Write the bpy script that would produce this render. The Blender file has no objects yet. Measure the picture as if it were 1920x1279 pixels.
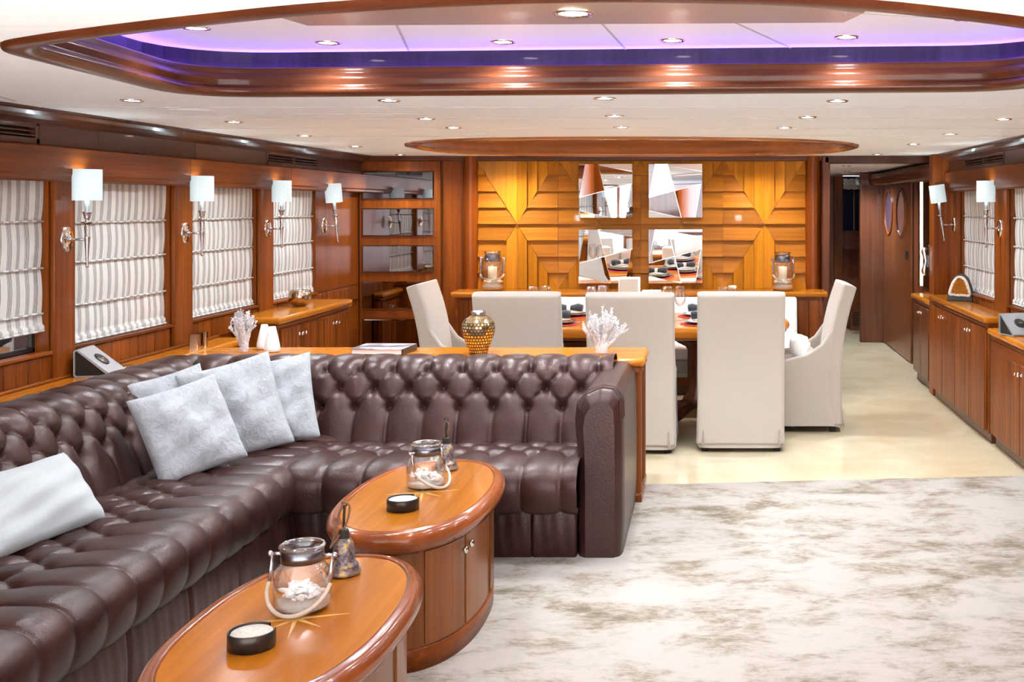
import bpy, bmesh, math, random
from mathutils import Vector, Matrix
R = math.radians
PI = math.pi
random.seed(7)
S = bpy.context.scene
COL = S.collection

# ------------------------------------------------------------------ camera, world, exposure
cam_d = bpy.data.cameras.new('camera')
cam_d.sensor_width = 36.0
cam_d.lens = 36.0 * 2100 / 1920
cam_d.shift_x = -(1330 - 960) / 1920
cam_d.shift_y = -(639.5 - 385) / 1920
cam_d.clip_start = 0.05
cam = bpy.data.objects.new('camera', cam_d)
COL.objects.link(cam)
cam.location = (0, 0, 1.6)
cam.rotation_euler = (R(90), 0, 0)
S.camera = cam

W = bpy.data.worlds.new('daylight')
S.world = W
W.use_nodes = True
wb = W.node_tree.nodes['Background']
wb.inputs[0].default_value = (0.86, 0.92, 1.0, 1)
wb.inputs[1].default_value = 2.8

sun_d = bpy.data.lights.new('sun', 'SUN'); sun_d.energy = 34.0; sun_d.angle = R(1.0); sun_d.color = (.90, .95, 1.0)
sun = bpy.data.objects.new('sun', sun_d); COL.objects.link(sun)
sun.location = (-.5, -6, 8); sun.rotation_euler = (R(42), 0, 0)     # high behind the camera, onto the added bounce deck and just inside the aft doors
S.cycles.diffuse_bounces = 8
S.cycles.max_bounces = 14

S.view_settings.view_transform = 'Standard'
S.view_settings.look = 'None'
S.view_settings.gamma = 1
S.view_settings.use_curve_mapping = False
S.view_settings.exposure = 1.44

LAMP_W = 14.0      # one recessed downlight
CEIL = 2.03

# ------------------------------------------------------------------ helpers
class MB:
    def __init__(self):
        self.v = []; self.f = []; self.sm = []
    def add(self, vs, fs, smooth=False):
        n = len(self.v)
        self.v += [tuple(p) for p in vs]
        self.f += [tuple(i + n for i in q) for q in fs]
        self.sm += [smooth] * len(fs)
        return self
    def box(self, x0, x1, y0, y1, z0, z1, bevel=0.0, seg=2):
        if bevel <= 0:
            vs = [(x0,y0,z0),(x1,y0,z0),(x1,y1,z0),(x0,y1,z0),(x0,y0,z1),(x1,y0,z1),(x1,y1,z1),(x0,y1,z1)]
            return self.add(vs, [(3,2,1,0),(4,5,6,7),(0,1,5,4),(1,2,6,5),(2,3,7,6),(3,0,4,7)])
        bm = bmesh.new()
        bmesh.ops.create_cube(bm, size=1)
        for v in bm.verts:
            v.co = Vector(((x0+x1)/2 + v.co.x*(x1-x0), (y0+y1)/2 + v.co.y*(y1-y0), (z0+z1)/2 + v.co.z*(z1-z0)))
        bmesh.ops.bevel(bm, geom=bm.edges[:], offset=min(bevel, .49*min(x1-x0,y1-y0,z1-z0)), segments=seg, profile=.5, affect='EDGES')
        return self.frombm(bm, 'caps')
    def frombm(self, bm, smooth=False):
        bm.verts.index_update()
        if smooth == 'caps':
            bm.normal_update()
            sm = [max(abs(f.normal.x), abs(f.normal.y), abs(f.normal.z)) < .9999 for f in bm.faces]
        elif smooth == 'sides':
            bm.normal_update(); sm = [abs(f.normal.z) < .9999 for f in bm.faces]
        else: sm = [bool(smooth)]*len(bm.faces)
        self.add([v.co for v in bm.verts], [[v.index for v in f.verts] for f in bm.faces])
        self.sm[len(self.sm)-len(sm):] = sm
        bm.free()
        return self
    def prism(self, pts, z0, z1, bevel=0.0, seg=3, smooth=True, which='all'):
        bm = bmesh.new()
        vs = [bm.verts.new((x, y, z0)) for x, y in pts]
        f = bm.faces.new(vs)
        r = bmesh.ops.extrude_face_region(bm, geom=[f])
        for e in r['geom']:
            if isinstance(e, bmesh.types.BMVert): e.co.z = z1
        bmesh.ops.recalc_face_normals(bm, faces=bm.faces[:])
        if bevel > 0:
            es = [e for e in bm.edges if abs(e.verts[0].co.z - e.verts[1].co.z) < 1e-6]
            if which == 'top': es = [e for e in es if e.verts[0].co.z > (z0+z1)/2]
            bmesh.ops.bevel(bm, geom=es, offset=bevel, segments=seg, profile=.5, affect='EDGES')
        return self.frombm(bm, 'sides' if (smooth and bevel > 0) else False)
    def lathe(self, prof, seg=24, c=(0,0,0), axis='Z', mod=None):
        vs = []; fs = []; n = len(prof)
        for i in range(seg):
            a = 2*PI*i/seg
            k = mod(a) if mod else 1.0
            for r, h in prof:
                x, y, z = r*k*math.cos(a), r*k*math.sin(a), h
                if axis == 'X': x, y, z = z, x, y
                elif axis == 'Y': x, y, z = x, z, y
                vs.append((c[0]+x, c[1]+y, c[2]+z))
        for i in range(seg):
            j = (i+1) % seg
            for k in range(n-1):
                a, b, cc, d = i*n+k, j*n+k, j*n+k+1, i*n+k+1
                fs.append((a, b, cc, d) if axis != 'Y' else (d, cc, b, a))
        return self.add(vs, fs, True)
    def tube(self, path, rad, seg=8, cap=True):
        P = [Vector(p) for p in path]; n = len(P)
        rr = rad if isinstance(rad, (list, tuple)) else [rad]*n
        vs = []; fs = []; ref = None
        for i in range(n):
            t = (P[min(i+1,n-1)] - P[max(i-1,0)])
            t = t.normalized() if t.length > 1e-9 else Vector((0,0,1))
            if ref is None:
                ref = Vector((1,0,0)) if abs(t.x) < .8 else Vector((0,1,0))
            u = (ref - t*ref.dot(t)).normalized(); w = t.cross(u); ref = u
            for k in range(seg):
                a = 2*PI*k/seg
                vs.append(P[i] + (u*math.cos(a) + w*math.sin(a))*rr[i])
        for i in range(n-1):
            for k in range(seg):
                l = (k+1) % seg
                fs.append((i*seg+k, i*seg+l, (i+1)*seg+l, (i+1)*seg+k))
        if cap:
            fs.append(tuple(range(seg-1, -1, -1))); fs.append(tuple(range((n-1)*seg, n*seg)))
        return self.add(vs, fs, True)
    def grid(self, nu, nv, fn, smooth=True, flip=False):
        vs = [fn(i/(nu-1), j/(nv-1)) for i in range(nu) for j in range(nv)]
        fs = []
        for i in range(nu-1):
            for j in range(nv-1):
                q = (i*nv+j, (i+1)*nv+j, (i+1)*nv+j+1, i*nv+j+1)
                fs.append(q[::-1] if flip else q)
        return self.add(vs, fs, smooth)
    def ball(self, c, r, seg=10, rings=6, sc=(1,1,1)):
        prof = [(max(1e-5, r*math.sin(PI*k/rings)), -r*math.cos(PI*k/rings)) for k in range(rings+1)]
        m = MB().lathe(prof, seg)
        return self.add([(c[0]+x*sc[0], c[1]+y*sc[1], c[2]+z*sc[2]) for x,y,z in m.v], m.f, True)
    def sweep(self, loop, prof, closed=True, smooth=True):
        """sweep profile [(outward offset, z)] round a plan loop (counter-clockwise = outward normals to the right)"""
        n = len(loop); m = len(prof); vs = []; fs = []
        for i in range(n):
            p = Vector(loop[i]).to_2d()
            if closed: a, b = Vector(loop[i-1]).to_2d(), Vector(loop[(i+1) % n]).to_2d()
            else: a, b = Vector(loop[max(i-1,0)]).to_2d(), Vector(loop[min(i+1,n-1)]).to_2d()
            d1 = (p-a).normalized() if (p-a).length > 1e-9 else (b-p).normalized()
            d2 = (b-p).normalized() if (b-p).length > 1e-9 else d1
            n1 = Vector((d1.y, -d1.x)); n2 = Vector((d2.y, -d2.x))
            nn = (n1+n2).normalized(); k = 1/max(.4, nn.dot(n1))
            for o, z in prof:
                q = p + nn*o*k
                vs.append((q.x, q.y, z))
        for i in range(n if closed else n-1):
            j = (i+1) % n
            for k in range(m-1):
                fs.append((i*m+k, i*m+k+1, j*m+k+1, j*m+k))
        return self.add(vs, fs, smooth)
    def xf(self, M):
        self.v = [tuple(M @ Vector(p)) for p in self.v]; return self
    def mesh(self, name):
        me = bpy.data.meshes.new(name)
        me.from_pydata(self.v, [], self.f)
        for p, s in zip(me.polygons, self.sm): p.use_smooth = s
        me.validate(); me.update()
        return me

def link(o, parent=None):
    COL.objects.link(o)
    if parent is not None: o.parent = parent
    return o

def obj(name, mb, mat, parent=None, kind=None, label=None, world=False, loc=None):
    """one mesh object; world=True: vertices are in world space, the (unrotated) parent's place is taken off"""
    if isinstance(mb, MB):
        if world and parent is not None:
            off = Vector((0,0,0)); q = parent
            while q is not None: off += q.location; q = q.parent
            mb.v = [(x-off.x, y-off.y, z-off.z) for x,y,z in mb.v]
        me = mb.mesh(name)
    else: me = mb
    o = bpy.data.objects.new(name, me)
    if mat is not None and len(me.materials) == 0: me.materials.append(mat)
    link(o, parent)
    if loc is not None: o.location = loc
    if kind: o['kind'] = kind
    if label: o['label'] = label
    if parent is None and kind not in ('structure',):
        pass
    return o

def tag(o, label, cat, group=None, kind=None):
    o['label'] = label; o['category'] = cat
    if group: o['group'] = group
    if kind: o['kind'] = kind
    return o

def thing(name, label, cat, loc=(0,0,0), rz=0.0, group=None):
    o = bpy.data.objects.new(name, None); o.empty_display_size = .1
    COL.objects.link(o); o.location = loc; o.rotation_euler = (0,0,rz)
    return tag(o, label, cat, group)

def struct(name, mb, mat, parent=None, label=None):
    o = obj(name, mb, mat, parent, kind='structure' if parent is None else None)
    if label: o['label'] = label
    return o

def struct_root(name, label=None, loc=(0,0,0)):
    o = bpy.data.objects.new(name, None); COL.objects.link(o); o.location = loc
    o['kind'] = 'structure'
    if label: o['label'] = label
    return o

def copy_tree(o, parent=None):
    c = o.copy(); COL.objects.link(c); c.parent = parent
    for ch in o.children: copy_tree(ch, c)
    return c

# ------------------------------------------------------------------ materials
def mat_base(name):
    m = bpy.data.materials.new(name); m.use_nodes = True
    nt = m.node_tree; b = nt.nodes['Principled BSDF']
    return m, nt, b

def plain(name, col, rough=.5, metal=0.0, coat=0.0, spec=.5, emit=None, es=0.0, bump=0.0, bscale=200, sheen=0.0):
    m, nt, b = mat_base(name)
    b.inputs['Base Color'].default_value = (*col, 1)
    b.inputs['Roughness'].default_value = rough
    b.inputs['Metallic'].default_value = metal
    b.inputs['Coat Weight'].default_value = coat
    b.inputs['Coat Roughness'].default_value = .06
    b.inputs['Specular IOR Level'].default_value = spec; b.inputs['Specular Tint'].default_value = (1, .78, .5, 1); b.inputs['Coat Tint'].default_value = (1, .93, .82, 1)
    b.inputs['Sheen Weight'].default_value = sheen
    if emit:
        b.inputs['Emission Color'].default_value = (*emit, 1); b.inputs['Emission Strength'].default_value = es
    if bump > 0:
        tc = nt.nodes.new('ShaderNodeTexCoord'); n = nt.nodes.new('ShaderNodeTexNoise'); n.inputs['Scale'].default_value = bscale
        n.inputs['Detail'].default_value = 3
        bp = nt.nodes.new('ShaderNodeBump'); bp.inputs['Strength'].default_value = bump; bp.inputs['Distance'].default_value = .004
        nt.links.new(tc.outputs['Object'], n.inputs['Vector']); nt.links.new(n.outputs['Fac'], bp.inputs['Height'])
        nt.links.new(bp.outputs['Normal'], b.inputs['Normal'])
    return m

def ramp(nt, stops):
    r = nt.nodes.new('ShaderNodeValToRGB')
    el = r.color_ramp.elements
    el[0].position, el[0].color = stops[0][0], (*stops[0][1], 1)
    el[1].position, el[1].color = stops[-1][0], (*stops[-1][1], 1)
    for p, c in stops[1:-1]:
        e = el.new(p); e.color = (*c, 1)
    return r

def wood(name, dark, light, axis='Z', rough=.33, coat=.10, fine=38.0, vary=.22, spec=.18):
    m, nt, b = mat_base(name); N = nt.nodes.new; L = nt.links.new
    tc = N('ShaderNodeTexCoord'); mp = N('ShaderNodeMapping'); oi = N('ShaderNodeObjectInfo')
    k = {'X': (1.2, fine, fine), 'Y': (fine, 1.2, fine), 'Z': (fine, fine, 1.2)}[axis]
    mp.inputs['Scale'].default_value = k
    cx = N('ShaderNodeCombineXYZ'); mm = N('ShaderNodeMath'); mm.operation = 'MULTIPLY'; mm.inputs[1].default_value = 37.0
    L(oi.outputs['Random'], mm.inputs[0])
    for i in range(3): L(mm.outputs[0], cx.inputs[i])
    L(tc.outputs['Object'], mp.inputs['Vector']); L(cx.outputs[0], mp.inputs['Location'])
    n = N('ShaderNodeTexNoise'); n.inputs['Scale'].default_value = 1.0; n.inputs['Detail'].default_value = 5; n.inputs['Roughness'].default_value = .62
    n.inputs['Distortion'].default_value = .5
    L(mp.outputs[0], n.inputs['Vector'])
    mp2 = N('ShaderNodeMapping'); s2 = 7.0
    mp2.inputs['Scale'].default_value = {'X': (.5, s2, s2), 'Y': (s2, .5, s2), 'Z': (s2, s2, .5)}[axis]
    L(tc.outputs['Object'], mp2.inputs['Vector']); L(cx.outputs[0], mp2.inputs['Location'])
    n2 = N('ShaderNodeTexNoise'); n2.inputs['Scale'].default_value = 1.0; n2.inputs['Detail'].default_value = 2
    L(mp2.outputs[0], n2.inputs['Vector'])
    mx = N('ShaderNodeMix'); mx.data_type = 'FLOAT'; mx.inputs[0].default_value = .45
    L(n.outputs['Fac'], mx.inputs[2]); L(n2.outputs['Fac'], mx.inputs[3])
    mid = tuple((a*.55+c*.45) for a, c in zip(dark, light))
    r = ramp(nt, [(.30, dark), (.5, mid), (.70, light)])
    L(mx.outputs[0], r.inputs['Fac'])
    hs = N('ShaderNodeHueSaturation')
    mr = N('ShaderNodeMapRange'); mr.inputs['To Min'].default_value = 1-vary; mr.inputs['To Max'].default_value = 1+vary
    L(oi.outputs['Random'], mr.inputs['Value']); L(mr.outputs[0], hs.inputs['Value'])
    L(r.outputs['Color'], hs.inputs['Color']); L(hs.outputs['Color'], b.inputs['Base Color'])
    b.inputs['Roughness'].default_value = rough; b.inputs['Specular IOR Level'].default_value = spec
    b.inputs['Coat Weight'].default_value = coat; b.inputs['Coat Roughness'].default_value = .05
    return m

def glass(name, tint=(1,1,1), refl=.9, rough=.0):
    """thin clear glass: fresnel mix of a see-through and a mirror layer"""
    m = bpy.data.materials.new(name); m.use_nodes = True; nt = m.node_tree; nt.nodes.clear()
    N = nt.nodes.new; L = nt.links.new
    o = N('ShaderNodeOutputMaterial'); t = N('ShaderNodeBsdfTransparent'); g = N('ShaderNodeBsdfGlossy'); mx = N('ShaderNodeMixShader')
    lw = N('ShaderNodeLayerWeight'); lw.inputs['Blend'].default_value = .35
    mt = N('ShaderNodeMath'); mt.operation = 'MULTIPLY_ADD'; mt.inputs[1].default_value = refl*.75; mt.inputs[2].default_value = .05
    t.inputs['Color'].default_value = (*tint, 1); g.inputs['Roughness'].default_value = rough
    L(lw.outputs['Facing'], mt.inputs[0]); L(mt.outputs[0], mx.inputs['Fac']); L(t.outputs[0], mx.inputs[1]); L(g.outputs[0], mx.inputs[2])
    L(mx.outputs[0], o.inputs['Surface'])
    return m

def leather():
    m, nt, b = mat_base('brown_leather'); N = nt.nodes.new; L = nt.links.new
    tc = N('ShaderNodeTexCoord')
    n1 = N('ShaderNodeTexNoise'); n1.inputs['Scale'].default_value = 5; n1.inputs['Detail'].default_value = 3
    L(tc.outputs['Object'], n1.inputs['Vector'])
    r = ramp(nt, [(.3, (.024, .0084, .0068)), (.7, (.043, .0160, .0130))]); L(n1.outputs['Fac'], r.inputs['Fac']); L(r.outputs['Color'], b.inputs['Base Color'])
    n2 = N('ShaderNodeTexNoise'); n2.inputs['Scale'].default_value = 48; n2.inputs['Detail'].default_value = 4; n2.inputs['Distortion'].default_value = 2.2
    v = N('ShaderNodeTexVoronoi'); v.inputs['Scale'].default_value = 420
    L(tc.outputs['Object'], n2.inputs['Vector']); L(tc.outputs['Object'], v.inputs['Vector'])
    b1 = N('ShaderNodeBump'); b1.inputs['Strength'].default_value = .16; b1.inputs['Distance'].default_value = .008
    b2 = N('ShaderNodeBump'); b2.inputs['Strength'].default_value = .12; b2.inputs['Distance'].default_value = .001
    L(n2.outputs['Fac'], b1.inputs['Height']); L(v.outputs['Distance'], b2.inputs['Height']); L(b1.outputs['Normal'], b2.inputs['Normal'])
    L(b2.outputs['Normal'], b.inputs['Normal'])
    b.inputs['Roughness'].default_value = .33
    b.inputs['Specular IOR Level'].default_value = .50; b.inputs['Specular Tint'].default_value = (1, .78, .72, 1)
    return m

def fabric(name, c1, c2, scale=260, bump=.35, sheen=.2, rough=.9, big=0.0):
    m, nt, b = mat_base(name); N = nt.nodes.new; L = nt.links.new
    tc = N('ShaderNodeTexCoord')
    wx = N('ShaderNodeMapping'); wx.inputs['Scale'].default_value = (scale, scale*.25, scale*.25)
    wz = N('ShaderNodeMapping'); wz.inputs['Scale'].default_value = (scale*.25, scale*.25, scale)
    na = N('ShaderNodeTexNoise'); nb = N('ShaderNodeTexNoise')
    for mp, n in ((wx, na), (wz, nb)):
        n.inputs['Scale'].default_value = 1; n.inputs['Detail'].default_value = 2
        L(tc.outputs['Object'], mp.inputs['Vector']); L(mp.outputs[0], n.inputs['Vector'])
    ad = N('ShaderNodeMath'); ad.operation = 'ADD'; L(na.outputs['Fac'], ad.inputs[0]); L(nb.outputs['Fac'], ad.inputs[1])
    hf = N('ShaderNodeMath'); hf.operation = 'MULTIPLY'; hf.inputs[1].default_value = .5; L(ad.outputs[0], hf.inputs[0])
    r = ramp(nt, [(.35, c1), (.65, c2)]); L(hf.outputs[0], r.inputs['Fac']); L(r.outputs['Color'], b.inputs['Base Color'])
    bp = N('ShaderNodeBump'); bp.inputs['Strength'].default_value = bump; bp.inputs['Distance'].default_value = .002
    L(hf.outputs[0], bp.inputs['Height'])
    if big > 0:
        nc = N('ShaderNodeTexNoise'); nc.inputs['Scale'].default_value = 9; nc.inputs['Detail'].default_value = 4; nc.inputs['Distortion'].default_value = .8
        L(tc.outputs['Object'], nc.inputs['Vector'])
        b3 = N('ShaderNodeBump'); b3.inputs['Strength'].default_value = big; b3.inputs['Distance'].default_value = .02
        L(nc.outputs['Fac'], b3.inputs['Height']); L(bp.outputs['Normal'], b3.inputs['Normal']); L(b3.outputs['Normal'], b.inputs['Normal'])
    else: L(bp.outputs['Normal'], b.inputs['Normal'])
    b.inputs['Roughness'].default_value = rough; b.inputs['Sheen Weight'].default_value = sheen
    return m

def carpet_mat():
    m, nt, b = mat_base('distressed_carpet'); N = nt.nodes.new; L = nt.links.new
    tc = N('ShaderNodeTexCoord')
    def noise(sc, scale, det, dist=0.0, ro=.6):
        mp = N('ShaderNodeMapping'); mp.inputs['Scale'].default_value = sc
        n = N('ShaderNodeTexNoise'); n.inputs['Scale'].default_value = scale; n.inputs['Detail'].default_value = det
        n.inputs['Distortion'].default_value = dist; n.inputs['Roughness'].default_value = ro
        L(tc.outputs['Object'], mp.inputs['Vector']); L(mp.outputs[0], n.inputs['Vector']); return n
    big = noise((1.1, 1.7, 1), 2.5, 10, .3, .75)
    fine = noise((4, 12, 1), 4.0, 8, .8, .8)
    zone = noise((.7, 1, 1), 1.1, 2)
    def madd(a, b_, k):
        q = N('ShaderNodeMath'); q.operation = 'MULTIPLY_ADD'; q.inputs[1].default_value = k
        L(a, q.inputs[0]); L(b_, q.inputs[2]); return q.outputs[0]
    s = madd(fine.outputs['Fac'], big.outputs['Fac'], .40)
    s = madd(zone.outputs['Fac'], s, .27)
    r = ramp(nt, [(.78, (.41, .352, .305)), (.855, (.345, .288, .235)), (.925, (.22, .165, .105)), (1.01, (.10, .070, .034))])
    L(s, r.inputs['Fac']); L(r.outputs['Color'], b.inputs['Base Color'])
    pile = N('ShaderNodeTexNoise'); pile.inputs['Scale'].default_value = 420; pile.inputs['Detail'].default_value = 2
    L(tc.outputs['Object'], pile.inputs['Vector'])
    bp = N('ShaderNodeBump'); bp.inputs['Strength'].default_value = .5; bp.inputs['Distance'].default_value = .004
    L(pile.outputs['Fac'], bp.inputs['Height']); L(bp.outputs['Normal'], b.inputs['Normal'])
    b.inputs['Roughness'].default_value = .95; b.inputs['Sheen Weight'].default_value = .3
    return m

def marble_mat():
    m, nt, b = mat_base('cream_marble'); N = nt.nodes.new; L = nt.links.new
    tc = N('ShaderNodeTexCoord')
    n = N('ShaderNodeTexNoise'); n.inputs['Scale'].default_value = 2.2; n.inputs['Detail'].default_value = 8; n.inputs['Distortion'].default_value = .6
    L(tc.outputs['Object'], n.inputs['Vector'])
    r = ramp(nt, [(.32, (.66, .53, .335)), (.5, (.71, .59, .395)), (.68, (.77, .66, .475))]); L(n.outputs['Fac'], r.inputs['Fac']); L(r.outputs['Color'], b.inputs['Base Color'])
    b.inputs['Roughness'].default_value = .13; b.inputs['Coat Weight'].default_value = .4; b.inputs['Coat Roughness'].default_value = .03
    return m

def ceiling_mat():
    m, nt, b = mat_base('ceiling_white'); N = nt.nodes.new; L = nt.links.new
    tc = N('ShaderNodeTexCoord'); mp = N('ShaderNodeMapping'); mp.inputs['Scale'].default_value = (.35, 13, 1)
    n = N('ShaderNodeTexNoise'); n.inputs['Scale'].default_value = 1.5; n.inputs['Detail'].default_value = 3
    L(tc.outputs['Object'], mp.inputs['Vector']); L(mp.outputs[0], n.inputs['Vector'])
    r = ramp(nt, [(.3, (.83, .885, .925)), (.6, (.88, .93, .965))]); L(n.outputs['Fac'], r.inputs['Fac']); L(r.outputs['Color'], b.inputs['Base Color'])
    b.inputs['Roughness'].default_value = .65; b.inputs['Specular IOR Level'].default_value = .3
    return m

def stripe_mat():
    m, nt, b = mat_base('striped_linen'); N = nt.nodes.new; L = nt.links.new
    tc = N('ShaderNodeTexCoord'); sx = N('ShaderNodeSeparateXYZ'); L(tc.outputs['Object'], sx.inputs[0])
    nz = N('ShaderNodeTexNoise'); nz.inputs['Scale'].default_value = 6; L(tc.outputs['Object'], nz.inputs['Vector'])
    w = N('ShaderNodeMath'); w.operation = 'MULTIPLY_ADD'; w.inputs[1].default_value = .006; L(nz.outputs['Fac'], w.inputs[0]); L(sx.outputs['Y'], w.inputs[2])
    d = N('ShaderNodeMath'); d.operation = 'DIVIDE'; d.inputs[1].default_value = .068; L(w.outputs[0], d.inputs[0])
    f = N('ShaderNodeMath'); f.operation = 'FRACT'; L(d.outputs[0], f.inputs[0])
    cream = (.62, .59, .55); gray = (.06, .05, .055); mid = (.55, .52, .49)
    r = ramp(nt, [(0, cream), (.99, cream)]); r.color_ramp.interpolation = 'CONSTANT'
    el = r.color_ramp.elements
    for p, c in ((.30, gray), (.345, mid), (.42, gray), (.465, mid), (.54, gray), (.585, mid), (.66, gray), (.705, cream)):
        e = el.new(p); e.color = (*c, 1)
    L(f.outputs[0], r.inputs['Fac']); L(r.outputs['Color'], b.inputs['Base Color'])
    b.inputs['Roughness'].default_value = .9
    return m

DK, LT = (.088, .0165, .002), (.29, .070, .006)
M = {
 'wood_z': wood('cherry_wood_upright', DK, LT, 'Z'),
 'wood_y': wood('cherry_wood_along', DK, LT, 'Y'),
 'wood_x': wood('cherry_wood_across', DK, LT, 'X'),
 'gold_z': wood('golden_veneer_upright', (.36, .122, .006), (.62, .262, .016), 'Z', vary=.16, coat=.12, rough=.4),
 'gold_x': wood('golden_veneer_across', (.27, .082, .005), (.50, .192, .013), 'X', vary=.16, coat=.12, rough=.4),
 'top_x': wood('varnished_top_across', (.33, .092, .006), (.58, .195, .014), 'X', rough=.2, coat=.10),
 'top_y': wood('varnished_top_along', (.33, .092, .006), (.58, .195, .014), 'Y', rough=.2, coat=.10),
 'rim': wood('varnished_rim', (.13, .030, .007), (.28, .068, .014), 'Y', rough=.18, coat=.35, fine=14),
 'dark_y': wood('dark_mahogany_along', (.045, .014, .008), (.115, .036, .018), 'Y', rough=.3, coat=.25),
 'dark_z': wood('dark_mahogany_upright', (.070, .019, .008), (.19, .055, .019), 'Z', rough=.3, coat=.25),
 'mould': wood('cornice_mahogany', (.060, .015, .006), (.14, .038, .013), 'X', rough=.30, coat=.2, fine=10),
 'cove': wood('dark_cove_wood', (.010, .007, .010), (.030, .020, .026), 'Z', rough=.4, coat=.1),
 'leather': leather(),
 'button': plain('leather_button', (.035, .018, .016), .4),
 'linen': fabric('ivory_linen', (.40, .345, .295), (.45, .395, .34), scale=700, bump=.18, big=.10),
 'white_cloth': fabric('white_cotton', (.76, .74, .71), (.84, .82, .79), scale=600, bump=.15),
 'pale_cloth': fabric('pale_grey_cotton', (.40, .42, .42), (.45, .47, .47), scale=600, bump=.15),
 'fur': fabric('white_plush', (.38, .385, .40), (.48, .485, .50), scale=120, bump=.8, sheen=.5, big=.45),
 'stripe': stripe_mat(),
 'carpet': carpet_mat(),
 'marble': marble_mat(),
 'ceil': ceiling_mat(),
 'recess': plain('recess_white', (.88, .86, .88), .45),
 'seam': plain('seam_grey', (.5, .48, .47), .6),
 'taupe': plain('taupe_gloss_panel', (.36, .26, .19), .35, coat=.2),
 'chrome': plain('chrome', (.80, .80, .82), .10, metal=1),
 'gun': plain('gunmetal_band', (.20, .20, .22), .28, metal=1),
 'nickel': plain('brushed_nickel', (.50, .48, .50), .27, metal=1),
 'mirror': plain('mirror_glass', (.90, .92, .95), .015, metal=1),
 'mirror_edge': plain('mirror_edge', (.70, .74, .80), .1, metal=1),
 'dark_pane': plain('tinted_bevelled_pane', (.30, .27, .27), .03, metal=1),
 'glass': glass('clear_glass'),
 'win': glass('window_glass', (.55, .6, .65), .9),
 'black': plain('black_plastic', (.012, .012, .014), .38, coat=.2),
 'blackm': plain('matt_black', (.010, .010, .010), .7),
 'void': plain('dark_outside', (.012, .014, .022), .7),
 'silver': plain('silver_plastic', (.42, .43, .46), .35, metal=.55),
 'coral': plain('white_coral', (.60, .56, .56), .8, bump=.8, bscale=160),
 'ceramic': plain('white_ceramic', (.82, .80, .78), .45, bump=.5, bscale=120),
 'paper': plain('paper', (.82, .76, .76), .8),
 'lamp': plain('lit_lens', (1, 1, 1), .4, emit=(1, .95, .86), es=26),
 'bulb': plain('frosted_bulb', (1, 1, 1), .4, emit=(.9, .95, 1), es=3),
 'shade': plain('pleated_shade', (.66, .78, .80), .8, emit=(.70, .90, 1.0), es=.16),
 'led': plain('violet_led_strip', (.3, .2, 1), .5, emit=(.24, .13, 1.0), es=9),
 'sand': plain('sand', (.58, .54, .50), .95, bump=1, bscale=300),
 'wax': plain('ivory_wax', (.85, .74, .52), .5),
 'flame_wax': plain('white_wax', (.92, .91, .88), .5),
 'rope': plain('rope', (.52, .42, .34), .9, bump=1, bscale=90),
 'shell': plain('white_shell', (.85, .82, .80), .5),
 'red': plain('red_placemat', (.45, .02, .03), .6),
 'plate': plain('dark_rim_plate', (.05, .045, .04), .15, coat=.6),
 'china': plain('white_china', (.82, .80, .76), .15, coat=.6),
 'napkin': fabric('charcoal_napkin', (.02, .022, .03), (.05, .052, .065)),
 'star': plain('pale_inlay', (.72, .46, .17), .2, coat=1),
 'stone': plain('dark_geode_stone', (.035, .045, .05), .55, bump=.6, bscale=40),
 'quartz': plain('white_quartz', (.78, .68, .60), .4, bump=1, bscale=90),
 'amber': plain('amber_crystal', (.42, .16, .02), .15, coat=.6),
 'copper': plain('bowl_metal', (.55, .42, .30), .12, metal=1),
 'coaster': fabric('beige_weave', (.50, .43, .36), (.70, .64, .56), scale=400),
}
def patchy(name, a, b_, c, scale, rough, metal):
    m, nt, b = mat_base(name); N = nt.nodes.new; L = nt.links.new
    tc = N('ShaderNodeTexCoord'); n = N('ShaderNodeTexNoise'); n.inputs['Scale'].default_value = scale; n.inputs['Detail'].default_value = 7; n.inputs['Roughness'].default_value = .7
    L(tc.outputs['Object'], n.inputs['Vector'])
    r = ramp(nt, [(.38, a), (.5, b_), (.62, c)]); L(n.outputs['Fac'], r.inputs['Fac']); L(r.outputs['Color'], b.inputs['Base Color'])
    b.inputs['Roughness'].default_value = rough; b.inputs['Metallic'].default_value = metal
    return m
M['bell'] = patchy('aged_bell_bronze', (.05, .04, .055), (.20, .17, .19), (.50, .34, .10), 60, .42, .6)
M['bell'].node_tree.nodes['Principled BSDF'].inputs['Metallic'].default_value = .55
def mosaic_mat():
    m, nt, b = mat_base('gold_mirror_mosaic'); N = nt.nodes.new; L = nt.links.new
    oi = N('ShaderNodeTexCoord'); n = N('ShaderNodeTexNoise'); n.inputs['Scale'].default_value = 45
    L(oi.outputs['Object'], n.inputs['Vector'])
    r = ramp(nt, [(.35, (.66, .44, .16)), (.65, (.92, .84, .66))]); L(n.outputs['Fac'], r.inputs['Fac']); L(r.outputs['Color'], b.inputs['Base Color'])
    b.inputs['Metallic'].default_value = 1; b.inputs['Roughness'].default_value = .13
    return m
M['mosaic'] = mosaic_mat()
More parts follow.
